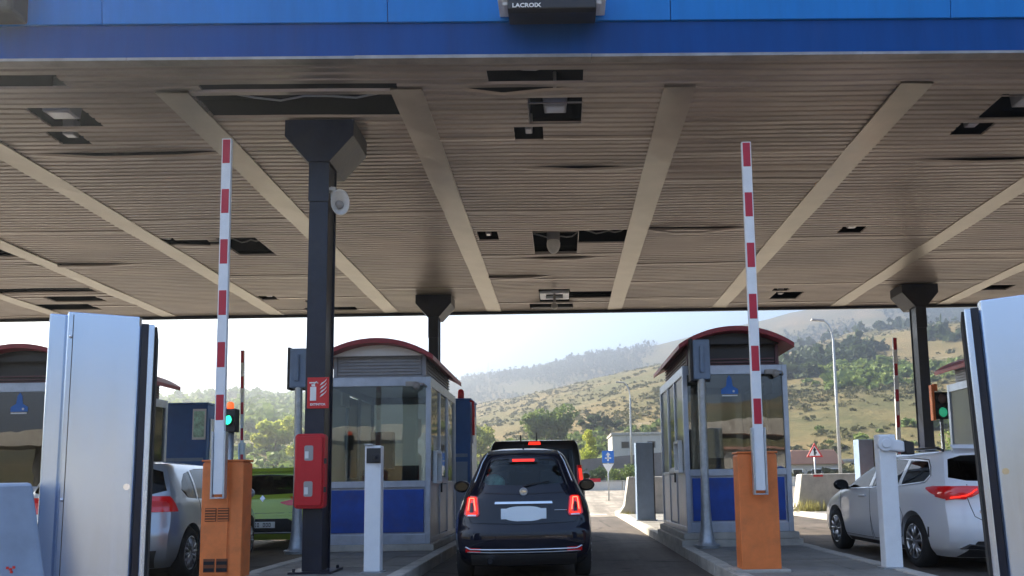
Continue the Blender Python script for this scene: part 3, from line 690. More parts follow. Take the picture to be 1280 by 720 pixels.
# ------------------------------------------------------------------ barriers
def stripes_arm(mb, length, w, d, nred, step, red, z0=0, top=True):
    # white arm with red bands counted from the top
    segs = []; z = length
    for i in range(nred): segs.append((z-red, z, 1)); z2 = z-red; segs.append((z2-(step-red), z2, 0)); z -= step
    segs.append((0, z, 0))
    for a_, b_, m_ in segs:
        mb.m = 0; mb.box(-w/2, w/2, -d/2, d/2, z0+a_, z0+b_)
        if m_: mb.m = 1; mb.box(-w*.40, w*.40, -d/2-.003, d/2+.003, z0+a_+.008, z0+b_-.012)
    mb.m = 0
def barrier(px, ybase, dY, label, front=True, armx=0, top_px=None, w=.50, h=1.22, lane=1, vents=True, group='orange barrier machines'):
    X = at(px, 640, Y=dY).x
    t = empty('lane_barrier', (X, dY, .139), label, 'barrier', group)
    DP = .24
    b = MB(); b.prism([(-w/2,.03),(w/2,.03),(w/2,h-.02),(w/2-.02,h),(-w/2+.02,h),(-w/2,h-.02)], 'y', 0, DP); b.build('cabinet', M['orange'], t, bevel=.010)
    b = MB(); b.box(-w/2-.08,w/2+.08,-.06,DP+.06,0,.032); b.build('base_slab', M['concrete'], t, bevel=.006)
    b = MB(); b.box(-w/2-.006,w/2+.006,-.012,DP+.01,h+.001,h+.022); b.build('lid', M['orange'], t, bevel=.006)
    if vents:
        dp = MB(); dp.box(-w/2+.03,w/2-.15,-.010,-.001,.06,h-.04); dp.box(w/2-.135,w/2-.13,-.004,-.001,.05,h-.03); dp.build('door', M['orange'], t, bevel=.004)
        for z0, mm in ((.62,'orange'),(.09,'odark')):
            for k in range(2):
                x0 = -w/2+.05+k*.135
                v_ = MB(); v_.box(x0,x0+.12,-.016,-.011,z0,z0+.14); v_.build('vent', M['odark'] if mm == 'odark' else M['odark'], t, bevel=.004)
                s_ = MB()
                for q in range(5 if mm == 'orange' else 2): 
                    dz = .14/(5 if mm == 'orange' else 2); s_.box(x0+.006,x0+.114,-.021,-.0165,z0+q*dz+.008,z0+q*dz+dz*.62)
                s_.build('vent_slat', M['orange'] if mm == 'orange' else M['void'], t)
        k = MB(); k.box(-.03,0,-.03,-.0105,.99,1.02); k.build('lock', M['orange'], t)
    return t
def add_arm(t, pts_top, pts_bot, dY, w=.105, n=6, red=.295, step=.568, white_bottom=True):
    # arm from bottom point to top point (world), as part
    v0, v1 = Vector(pts_bot), Vector(pts_top); L_ = (v1-v0).length
    b = MB(); stripes_arm(b, L_, w, .045, n, step, red)
    rails = MB(); 
    a_ = b.build('barrier_arm', [M['white'], M['armred']], t, bevel=.006)
    a_.rotation_euler = (v1-v0).to_track_quat('Z', 'Y').to_euler(); 
    # keep the broad face toward the drivers
    zt = (v1-v0).normalized(); ya = Vector((0,1,0)); ya = (ya-zt*zt.dot(ya)).normalized(); xa = ya.cross(zt)
    a_.rotation_euler = Matrix((xa, ya, zt)).transposed().to_euler(); a_.location = v0-t.location
    c_ = MB(); c_.box(-.075,-w/2-.003,-.035,.03,-.03,1.1*.6); c_.box(w/2+.003,.075,-.035,.03,-.03,1.1*.6); c_.box(-.075,.075,-.035,.03,-.045,-.031)
    c_.build('arm_clamp', M['alu'], a_, bevel=.003)
    return a_
DL = 8.15
bl = barrier(277, 0, DL, 'orange barrier cabinet with vents and raised striped arm, left of the dark front pillar', h=1.25, w=.44)
add_arm(bl, at(284.5,174,Y=DL-.10), at(273,618,Y=DL-.10), DL)
br = barrier(949.5, 0, DL, 'plain orange barrier cabinet with raised striped arm in front of the right booth', h=1.25, w=.42, vents=False)
add_arm(br, at(932,178,Y=DL-.10), at(950.5,613,Y=DL-.10), DL)
for px_b, px_t, yt, X_, lab in ((302.5,303.5,438,-7.6,'thin far barrier with raised striped arm above the green car'), (1124,1118,422,7.55,'far barrier with raised striped arm behind the white estate car')):
    Yb = 17.5
    t = barrier(px_b, 0, Yb, lab, h=1.1, w=.45, vents=False)
    tp = at(px_t, yt, Y=Yb-.1); bt = at(px_b+ (1 if X_ > 0 else 0), 590, Y=Yb-.1)
    add_arm(t, tp, bt, Yb, w=.095 if X_ > 0 else .08, n=5, red=.30, step=.60)

# ------------------------------------------------------------------ tall steel cabinets in the foreground
def tall_cab(loc, label, mirror, rz=0, ry=0, H=2.17):
    t = empty('steel_cabinet', loc, label, 'cabinet', 'tall silver cabinets at the lane entrance', rz)
    t.rotation_euler = (0, ry, rz)
    s = -1 if mirror else 1
    def X(a_, b_): return sorted((s*a_, s*b_))
    b = MB(); b.box(*X(-.31,-.20), .05, .72, 0, H-.01); b.build('side_post', M['cab'], t, bevel=.012)
    b = MB(); b.prism([(s*-.20,.035),(s*-.185,0),(s*.27,0),(s*.285,.02),(s*.285,.60),(s*-.20,.60)] , 'z', .02, H); b.build('body', M['cab'], t, bevel=.008)
    b = MB(); b.box(*X(-.155,-.150), -.0025, -.0005, .05, H-.02); b.build('door_seam', M['plastic'], t)
    b = MB(); b.box(*X(.286,.335), .03, .58, .0, H-.04); b.build('gap_shade_strip', M['navy'], t, bevel=.004)  # dark strip put in for the shaded gap beside the door
    b = MB(); b.box(*X(.336,.375), -.035, .56, .0, H-.055); b.build('door_edge', M['cab'], t, bevel=.006)
    b = MB(); b.box(*X(.376,.392), .02, .54, .0, H-.06); b.build('edge_gasket', M['rubber'], t)
    b = MB(); b.cyl((s*.235,-.008,1.0),(s*.235,.0,1.0),.022,n=16); b.box(s*.235-.004,s*.235+.004,-.012,-.0085,.985,1.015); b.build('lock', M['chrome'], t)
    for z in (H-.17, .92, .3):
        b = MB(); b.lathe([(.0005,-.016),(.010,-.014),(.013,0)], c=(s*-.165,0,z), axis='y', n=12); b.build('rivet', M['chrome'], t)
    return t
z0 = .139
tL = tall_cab((0,5.0,z0), 'tall shiny silver cabinet at the left edge, taking up the lower left foreground', False)
tL.rotation_euler = (0, 0, R(27)); kx = .627/.70; p = at(60,400,Y=4.85); tL.location = (p.x+.31*kx*.891, 4.85+.31*kx*.454, z0)
tL.scale = (kx, 1, (at(120,393,Y=5).z-z0)/2.17)
tR = tall_cab((0,5.0,z0), 'tall shiny silver cabinet cut off by the right edge, beside the white estate car', True)
p = at(1210,400,Y=5.15); tR.location = (p.x+.385*.891+.04, 5.15-.385*.454, z0); tR.rotation_euler = (0, R(-1.8), R(-27))
tR.scale = (1, 1, (at(1225,368,Y=5).z-z0)/2.17)

# blue grey wedge block, lower left corner
pa, pb = at(40,603,Y=4.3), at(56,720,Y=4.3)
t = empty('barrier_block', (pa.x-.5, 4.3, 0), 'blue grey wedge shaped block in the bottom left corner in front of the silver cabinet', 'block')
b = MB(); xr = pa.x-t.location.x; xr2 = pb.x-t.location.x; k = (xr2-xr)/(pa.z-pb.z)
x0 = xr+k*pa.z; b.hexa([(-.9,0,0),(x0,0,0),(x0-.42,.55,0),(-1.2,.55,0),(-.9,0,pa.z),(xr,0,pa.z),(xr-.42,.55,pa.z+.0),(-1.2,.55,pa.z)]); b.build('block_body', M['kioskg'], t, bevel=.02)
b = MB(); q = at(12,712,Y=4.29)-t.location
for dx, dz in ((0,0),(.03,.02),(-.03,.015),(.01,-.03)): b.box(q.x+dx*.6-.008,q.x+dx*.6+.006,-.004,-.001,q.z+dz*.5-.006,q.z+dz*.5+.008)
b.build('red_stain', M['signred'], t)

# ------------------------------------------------------------------ card reader posts
def reader_post(px_top, ytop, px_bot, ybot, dY, label, cam=False):
    p = at(px_bot, ybot, Z=.139); 
    t = empty('reader_post', (p.x, p.y, .139), label, 'post')
    h = at(px_top, ytop, Y=p.y).z-.139; w = .093
    b = MB(); b.box(-w,w,-.02,.12,.012,h); b.build('column', M['white'], t, bevel=.012)
    b = MB(); b.box(-w-.03,w+.03,-.05,.15,0,.012); b.build('foot_plate', M['steel'], t)
    if cam:
        b = MB(); b.cyl((-.03,-.06,h-.10),(-.03,.0,h-.10),.085,n=20); b.cyl((-.03,-.075,h-.10),(-.03,-.06,h-.10),.05,n=16); b.build('swivel', M['whitebox'], t, bevel=.006)
        b = MB(); b.hexa([(-.05,-.05,h-.17),(.17,-.07,h-.20),(.17,.05,h-.20),(-.05,.06,h-.17),(-.05,-.05,h-.02),(.17,-.07,h-.08),(.17,.05,h-.08),(-.05,.06,h-.02)]); b.build('camera_housing', M['whitebox'], t, bevel=.02)
        b = MB(); b.hexa([(.171,-.08,h-.22),(.26,-.09,h-.225),(.26,.06,h-.225),(.171,.06,h-.22),(.171,-.08,h-.07),(.26,-.09,h-.095),(.26,.06,h-.095),(.171,.06,h-.07)]); b.build('lens_hood', M['dark'], t, bevel=.008)
    else:
        b = MB(); b.box(-.07,.09,-.035,-.0205,h-.20,h-.03); b.build('reader_frame', M['plastic'], t, bevel=.004)
        b = MB(); b.box(0,.09,-.075,-.036,h-.19,h-.10); b.sphere((.045,-.075,h-.145),.022,10,8); b.build('reader', M['dark'], t, bevel=.006)
        b = MB(); b.box(-.09,.0,-.05,.1,h+.001,h+.02); b.build('cap', M['steel'], t)
    return t
reader_post(468, 557, 465, 716, 0, 'slim white post with black card reader in front of the left booth')
reader_post(1108, 543, 1118, 711, 0, 'white post with angled camera and black lens hood beside the white estate car', cam=True)

# ------------------------------------------------------------------ lane signals on tubes (seen from the side/back)
def signal_pole(xt, yt, xb, yb, label, boxw=.27):
    p = at(xb, yb, Z=.139); t = empty('lane_signal', (p.x, p.y, .139), label, 'lane signal', 'lane signals on flared steel tubes')
    h = at(xt, yt, Y=p.y).z-.139; dx = at(xt, yt, Y=p.y).x-p.x
    b = MB(); b.lathe([(.0005,0),(.17,0),(.17,.025),(.155,.03),(.115,.10),(.085,.28),(.068,.6),(.060,1.0),(.056,2.0),(.056,h-.3)], n=24); b.v = [(x+dx*z/h, y, z) for x, y, z in b.v]; b.build('pole', M['steel'], t)
    b = MB(); b.cyl((0,0,.03),(0,0,.05),.185,n=24)
    for k in range(6): a_ = k*math.pi/3; b.cyl((.16*math.cos(a_),.16*math.sin(a_),.02),(.16*math.cos(a_),.16*math.sin(a_),.06),.014,n=8)
    b.build('flange', M['steel'], t)
    b = MB(); b.box(dx-.12,dx+.13,-.06,.10,h-.6,h); b.build('signal_box', M['kioskg'], t, bevel=.02)
    b = MB(); b.box(dx-.165,dx-.122,-.03,.16,h-.62,h+.02); b.box(dx-.14,dx+.15,.101,.14,h-.62,h+.02); b.build('visor', M['plastic'], t, bevel=.006)
    b = MB(); b.box(dx-.03,dx+.03,-.10,-.061,h-.5,h-.1); b.build('box_rib', M['kioskg'], t, bevel=.01)
    return t
signal_pole(875, 425, 884, 685, 'blue grey lane signal box on a flared steel tube before the right booth')
signal_pole(374, 436, 371, 692, 'blue grey lane signal box showing behind the dark front pillar')

# ------------------------------------------------------------------ traffic lights
def traffic_light(px, ytop, ybot_box, dY, label, lens, n=2, w=.13, side=None):
    P0, P1 = at(px, ytop, Y=dY), at(px, ybot_box, Y=dY)
    t = empty('traffic_light', (P1.x, dY, .139), label, 'traffic light', 'green lit lane traffic lights')
    z0, z1 = P1.z-.139, P0.z-.139; hh = z1-z0
    b = MB(); b.box(-w/2,w/2,-.03,.10,z0,z1); b.build('signal_housing', M['plastic'] if not side else M['plastic'], t, bevel=.012)
    b = MB(); b.cyl((0,.04,0),(0,.04,z0+.02),.035,n=12); b.build('pole', M['steel'], t)
    r_ = min(w*.40, hh/n*.42)
    for i in range(n):
        z = z0+hh*(i+.5)/n
        v_ = MB(); v_.lathe([(r_*1.08,-.031),(r_*1.12,-.10),(r_*1.02,-.10),(r_*1.0,-.031)], c=(0,0,z), axis='y', n=20)
        l_ = MB(); l_.lathe([(.0005,-.045),(r_*.6,-.041),(r_*.95,-.032)], c=(0,0,z), axis='y', n=20)
        lm = lens[i]; lo = l_.build('lens', M[lm], t); v_.build('hood', M['plastic'] if not side else M['plastic'], lo)
    return t
tl = traffic_light(287, 511, 540, 9.0, 'small traffic light lit green with an orange beacon on top, behind the left barrier arm', ['greenlit'], 1, w=.15)
hz = at(287, 511, Y=9.0).z-.139
b = MB(); b.lathe([(.035,hz),(.04,hz+.01),(.04,hz+.06),(.025,hz+.08),(.0005,hz+.085)], n=16); b.build('beacon', M['orangelit'], tl)
tr = traffic_light(1178, 490, 524, 15.8, 'two lens traffic light lit soft green beside the far right booth', ['greendim', 'amberoff'], 2, w=.27)
zb_, zt_ = at(1178,524,Y=15.8).z-.139, at(1178,481,Y=15.8).z-.139
b = MB(); b.box(-.20,-.142,-.03,.08,zb_-.02,zt_); b.box(-.20,.02,-.02,.08,zt_-.16,zt_-.04) if False else None; b.cyl((-.10,.03,zt_-.13),(-.10,.03,zt_+.02),.05); b.build('orange_backplate', M['orange'], tr, bevel=.006)

# ------------------------------------------------------------------ payment machine kiosks behind the booths
def kiosk(loc, label, w=.95, d=1.1, h=2.75, panel=False, beacon=False):
    t = empty('machine_kiosk', loc, label, 'kiosk', 'blue machine kiosks behind the booths')
    b = MB(); b.box(-w,0,0,d,.04,h); b.build('body', M['kiosk'], t, bevel=.012)
    b = MB(); b.box(-w-.02,.02,-.02,d+.02,0,.04); b.build('base', M['concrete'], t)
    b = MB(); b.box(-w-.02,.02,-.02,d+.02,h,h+.04); b.build('cap', M['kiosk'], t, bevel=.01)
    b = MB(); b.box(.002,.02,.12,d-.12,.3,h-.3); b.build('side_door', M['alup'], t, bevel=.006)
    b = MB(); b.box(-w+.06,-.06,-.012,-.002,1.55,1.62); b.box(-w+.06,-.06,-.012,-.002,.25,1.45); b.build('front_door', M['kioskg'], t, bevel=.004)
    if panel:
        b = MB(); b.box(-.30,-.02,-.03,-.013,h-.75,h-.1); b.build('notice_frame', M['whitebox'], t, bevel=.004)
        b = MB(); b.box(-.27,-.05,-.036,-.031,h-.70,h-.15); b.build('notice', M['teal'], t)
    if beacon:
        b = MB(); b.lathe([(.0005,h+.26),(.05,h+.24),(.07,h+.20),(.07,h+.06),(.06,h+.04)], c=(-.22,.15,0), n=14); b.build('beacon', M['red'], t)
        b = MB(); b.tube([(.0,-.03,h-.02),(.06,-.03,h-.04),(.07,-.03,h-.2),(.07,-.03,h-.75)], .028); b.build('red_pipe', M['red'], t)
        b = MB(); b.box(.021,.05,.1,.3,h-.9,h-.1); b.build('side_sign', M['whitebox'], t)
    return t
kiosk((at(588,560,Y=16).x, 16, .139), 'tall blue machine kiosk with red beacon behind the left booth', beacon=True)
kiosk((at(258,560,Y=16).x, 16, .139), 'blue machine kiosk with a small notice panel above the silver hatchback', panel=True, w=1.1)
# plain metal machine boxes further back on the islands
def slab_box(px, yt, w, dY, label):
    X = at(px, 600, Y=dY).x; t = empty('machine_box', (X, dY, .139), label, 'machine box', 'grey blue machine boxes at the rear of the islands')
    h = at(px, yt, Y=dY).z-.139
    b = MB(); b.box(-w/2,w/2-.03,0,.35,.03,h); b.build('body', M['kioskg'], t, bevel=.01)
    b = MB(); b.box(w/2-.028,w/2,.01,.34,.03,h-.02); b.build('side_rail', M['dark'], t)
    b = MB(); b.box(-w/2-.04,w/2+.04,-.04,.39,0,.03); b.build('base_plate', M['steel'], t)
    return t
slab_box(807, 553, .46, 19.2, 'tall grey blue metal box on the island edge behind the right booth')
slab_box(1085.5, 549, .38, 18.8, 'grey blue metal box showing over the bonnet of the white estate car')

# concrete crash blocks closing the island ends
for cx, lab in ((-2.7,'concrete crash block at the far end of the left island behind the black van'), (2.7,'concrete crash block behind the grey blue box, right of the exit lane'), (8.1,'concrete crash block with weeds at its foot in front of the warning triangle')):
    t = empty('crash_block', (cx, 23.8, .139), lab, 'concrete block', 'concrete blocks at the island ends')
    b = MB(); b.prism([(-.98,0),(-.80,.25),(-.66,1.14),(1.1,1.14),(1.1,0)], 'y', 0, .55); b.build('block', M['concrete'], t, bevel=.03)
    if cx == 8.1:
        b = MB(); b.box(-.3,.0,-.004,-.001,1.05,1.11); b.build('red_mark', M['signred'], t)
# weeds
def blades(name, cx, cy, z, n, rx, ry, h, m, label=None):
    b = MB()
    for i in range(n):
        x, y = cx+random.gauss(0, rx), cy+random.gauss(0, ry); a_ = random.uniform(0, 6.28); hh = h*random.uniform(.4, 1.1); w = random.uniform(.004,.012); l = random.uniform(.05,.35)*hh
        ca, sa = math.cos(a_), math.sin(a_)
        b.add([(x-w*sa,y+w*ca,z),(x+w*sa,y-w*ca,z),(x+ca*l*.4,y+sa*l*.4,z+hh*.6),(x+ca*l,y+sa*l,z+hh)], [(0,1,2),(0,2,3)])
    return b.build(name, m, fix=False)
weed = mat('dry_weeds', (.36,.33,.12), .9)
tag(blades('weeds', 7.55, 23.5, .139, 260, .35, .10, .38, weed), kind='stuff')
tag(blades('weeds', 1.95, 23.6, .139, 60, .12, .10, .15, weed), kind='stuff')

# ------------------------------------------------------------------ cars
def pchip(xs, ys, q):
    xs = np.array(xs, float); ys = np.array(ys, float); h = np.diff(xs); d = np.diff(ys)/h; m = np.zeros_like(ys)
    for i in range(1, len(xs)-1):
        if d[i-1]*d[i] > 0:
            w1, w2 = 2*h[i]+h[i-1], h[i]+2*h[i-1]; m[i] = (w1+w2)/(w1/d[i-1]+w2/d[i])
    m[0], m[-1] = d[0], d[-1]
    i = np.clip(np.searchsorted(xs, q)-1, 0, len(h)-1); t = (q-xs[i])/h[i]; H = h[i]
    return (2*t**3-3*t**2+1)*ys[i]+(t**3-2*t**2+t)*H*m[i]+(-2*t**3+3*t**2)*ys[i+1]+(t**3-t**2)*H*m[i+1]

class Car:
    """Body from horizontal slices; spec rows: z, half width, rear y, front y, rear corner depth, front corner depth."""
    def __init__(s, rows, crown=.06, pr=2.8, pf=2.5, taper=.06, L=4):
        s.rows = np.array(rows, float); s.crown = crown; s.pr, s.pf, s.taper, s.L = pr, pf, taper, L
        s.V, s.F = s.shell(s.rows[0,0], s.rows[-1,0], 0, 44, crown)
        s.bvh = BVHTree.FromPolygons([Vector(v) for v in s.V], s.F)
    def ring(s, z, ins):
        r = s.rows; w, yr, yf, cr, cf = [float(pchip(r[:,0], r[:,k], np.array([z]))[0]) for k in range(1, 6)]
        w -= ins; yr += ins; yf -= ins; n = 11; P = []
        for i in range(n+1):   # rear end, from right to left
            t = math.pi*i/n; x = w*math.copysign(abs(math.cos(t))**(2/s.pr), math.cos(t)); y = yr+cr-cr*abs(math.sin(t))**(2/s.pr); P.append([x, y])
        m = 12
        for i in range(1, m): y = yr+cr+(yf-cf-yr-cr)*i/m; P.append([-w, y])
        for i in range(n+1):
            t = math.pi*i/n; x = -w*math.copysign(abs(math.cos(t))**(2/s.pf), math.cos(t)); y = yf-cf+cf*abs(math.sin(t))**(2/s.pf); P.append([x, y])
        for i in range(1, m): y = yf-cf+(yr+cr-yf+cf)*i/m; P.append([w, y])
        for p in P:
            u = (p[1]-s.L*.48)/(s.L*.5); p[0] *= 1-s.taper*u*u*u*u
        return P
    def shell(s, z0, z1, ins, nz, crown):
        zs = list(np.linspace(z0, z1, nz)); V = []; rings = []
        for z in zs: rings.append([(x, y, z) for x, y in s.ring(z, ins)])
        top = rings[-1]; cx = 0; cy = sum(p[1] for p in top)/len(top)
        for q in (.985, .95, .88, .76, .58, .36, .14):
            rings.append([(x*q, cy+(y-cy)*q, z1+crown*(1-q**2.6)) for x, y, _ in top])
        n = len(top)
        for r in rings: V += r
        F = [(k*n+i, k*n+(i+1)%n, (k+1)*n+(i+1)%n, (k+1)*n+i) for k in range(len(rings)-1) for i in range(n)]
        V.append((0, sum(p[1] for p in rings[0])/n, z0)); c0 = len(V)-1; V.append((0, cy, z1+crown)); c1 = len(V)-1
        F += [(i, c0, (i+1)%n) for i in range(n)]+[((len(rings)-1)*n+(i+1)%n, c1, (len(rings)-1)*n+i) for i in range(n)]
        return V, F
    def hit(s, axis, u, z):
        o, d = {'rear': ((u,-3,z),(0,1,0)), 'front': ((u,s.L+3,z),(0,-1,0)), 'left': ((-3,u,z),(1,0,0)), 'right': ((3,u,z),(-1,0,0)), 'top': ((u,z,4),(0,0,-1))}[axis]
        h = s.bvh.ray_cast(Vector(o), Vector(d))
        if h[0] is None: return Vector((u,.3,z)) if axis in ('rear',) else Vector(o)+Vector(d)*(3-.5), Vector(d)*-1
        n = h[1] if h[1].dot(Vector(d)) < 0 else -h[1]
        return h[0], n
    def patch(s, axis, bot, top, name, m, parent, off=.004, thick=.018, nu=14, nv=6):
        def poly(P, u):
            P = [Vector((a, b)) for a, b in P]; d = [0]
            for i in range(1, len(P)): d.append(d[-1]+(P[i]-P[i-1]).length)
            if d[-1] == 0: return P[0]
            t = u*d[-1]
            for i in range(1, len(P)):
                if t <= d[i]+1e-9: return P[i-1].lerp(P[i], (t-d[i-1])/max(1e-9, d[i]-d[i-1]))
            return P[-1]
        outer, inner = [], []; n_avg = Vector()
        for j in range(nv+1):
            for i in range(nu+1):
                q = poly(bot, i/nu).lerp(poly(top, i/nu), j/nv); p, n = s.hit(axis, q[0], q[1])
                outer.append(p+n*off); inner.append(p-n*thick)
        W = nu+1; mb = MB(); mb.smooth = True; N = len(outer)
        f = [(j*W+i, j*W+i+1, (j+1)*W+i+1, (j+1)*W+i) for j in range(nv) for i in range(nu)]
        mb.add(outer+inner, f+[tuple(N+k for k in q[::-1]) for q in f]+
          [(i, N+i, N+i+1, i+1) for i in range(nu)]+[(nv*W+i+1, N+nv*W+i+1, N+nv*W+i, nv*W+i) for i in range(nu)]+
          [((j+1)*W, N+(j+1)*W, N+j*W, j*W) for j in range(nv)]+[(j*W+nu, N+j*W+nu, N+(j+1)*W+nu, (j+1)*W+nu) for j in range(nv)])
        o = mb.build(name, m, parent); o.data.set_sharp_from_angle(angle=R(50)); return o
    def line(s, axis, pts, r, name, m, parent, off=.0, sub=6):
        P = []
        for a, b in zip(pts[:-1], pts[1:]):
            for k in range(sub): P.append((a[0]+(b[0]-a[0])*k/sub, a[1]+(b[1]-a[1])*k/sub))
        P.append(pts[-1]); Q = []
        for u, z in P: p, n = s.hit(axis, u, z); Q.append(p+n*off)
        mb = MB(); mb.tube(Q, r, 6); return mb.build(name, m, parent)
    def body(s, parent, m, wheels, wr, windows):
        def mk(V, F, nm='cut'):
            me = bpy.data.meshes.new(nm); me.from_pydata([tuple(v) for v in V], [], [list(f) for f in F]); bm = bmesh.new(); bm.from_mesh(me); bmesh.ops.recalc_face_normals(bm, faces=bm.faces); bm.to_mesh(me); bm.free()
            o = bpy.data.objects.new(nm, me); COL.objects.link(o); return o
        o = mk(s.V, s.F, 'body'); cuts = []
        Vi, Fi = s.shell(.74, s.rows[-1,0]-.035, .05, 16, max(.01, s.crown-.02)); cuts.append(mk(Vi, Fi))
        ca = MB()
        for yw in wheels:
            for sd in (-1, 1):
                ca.cyl((sd*(s.rows[:,1].max()-.27), yw, wr+.01), (sd*1.4, yw, wr+.01), wr+.045, n=40)
        cuts.append(mk(ca.v, ca.f))
        for axis, poly in windows:
            cb = MB()
            if axis == 'side': cb.prism(poly, 'x', -1.6, 1.6)
            elif axis == 'rear': cb.prism(poly, 'y', -.6, s.L*.35)
            else: cb.prism(poly, 'y', s.L*.42, s.L+.6)
            cuts.append(mk(cb.v, cb.f))
        for c in cuts:
            b = o.modifiers.new('b', 'BOOLEAN'); b.object = c; b.operation = 'DIFFERENCE'; b.solver = 'EXACT'
        bpy.context.view_layer.update(); dg = bpy.context.evaluated_depsgraph_get()
        me = bpy.data.meshes.new_from_object(o.evaluated_get(dg)); me.name = 'body'
        o.modifiers.clear(); o.data = me; me.materials.clear(); me.materials.append(m)
        for c in cuts: bpy.data.objects.remove(c)
        me.polygons.foreach_set('use_smooth', [True]*len(me.polygons)); me.set_sharp_from_angle(angle=R(28))
        o.name = 'body'; o.parent = parent; return o
def wheel(parent, x, y, r, side, w=.19, style=5, m='satin'):
    mb = MB(); s = side
    prof = [(r*.64,-w/2),(r*.80,-w/2*1.02),(r*.95,-w/2*.92),(r,-w/2*.7),(r,w/2*.7),(r*.95,w/2*.92),(r*.80,w/2*1.02),(r*.64,w/2),(r*.62,0),(r*.64,-w/2)]
    mb.lathe([(a, s*b) for a, b in prof], c=(x,y,r), axis='x', n=40); t = mb.build('wheel', M['rubber'], parent)
    mb = MB(); f = s*w/2
    mb.lathe([(r*.655, f*.9),(r*.66, f*1.02),(r*.62, f*1.03),(r*.60, f*.8),(r*.58, f*.1)], c=(x,y,r), axis='x', n=40)
    mb.lathe([(.0005, f*.98),(r*.14, f*.96),(r*.17, f*.86),(r*.17, f*.4)], c=(x,y,r), axis='x', n=24)
    for k in range(style):
        for dq in (-.10, .10):
            a = 2*math.pi*k/style+dq*1.6+.3; a2 = 2*math.pi*k/style+dq*2.4+.3; h_ = .014
            p0 = Vector((x+f*.9, y+r*.12*math.cos(a), r+r*.12*math.sin(a))); p1 = Vector((x+f*.93, y+r*.61*math.cos(a2), r+r*.61*math.sin(a2)))
            mb.cyl(p0, p1, r*.055, r*.065, n=6)
    mb.build('rim', M[m], t)
    mb = MB(); mb.lathe([(.0005, f*.45),(r*.5, f*.45),(r*.6, f*.2)], c=(x,y,r), axis='x', n=24); mb.build('brake_disc', M['plastic'], t)
def mirror(parent, x, y, z, side, m, rw=.12):
    mb = MB(); mb.sphere((x+side*.12, y, z), .115, 18, 12, (1.0,.55,.72)); mb.cyl((x, y+.03, z-.05), (x+side*.08, y, z-.03), .028, .035, 10); o = mb.build('mirror', m, parent)
    mb = MB(); mb.prism([(x+side*.12+.085*math.cos(a), z+.058*math.sin(a)) for a in [k*math.pi/8 for k in range(16)]], 'y', y-.064, y-.060); mb.build('mirror_glass', M['trimblack'], o)
def seats(parent, ys, zf=.55, top=1.12, x=.36):
    for y in ys:
        for sx in (-x, x):
            mb = MB(); mb.box(sx-.23,sx+.23,y,y+.14,.76,top); mb.box(sx-.12,sx+.12,y+.02,y+.12,top+.03,top+.19); mb.cyl((sx-.06,y+.07,top-.02),(sx-.06,y+.07,top+.06),.012); mb.cyl((sx+.06,y+.07,top-.02),(sx+.06,y+.07,top+.06),.012)
            mb.build('seat', M['seat'], parent, bevel=.03, seg=3)
def quad_window(car, axis, bot, top, name, parent, gm, off=-.006):
    return car.patch(axis, bot, top, name, gm, parent, off=off, thick=.012-off*0+.006, nu=16, nv=8)
def outl(bot, top): return list(bot)+list(top)[::-1]

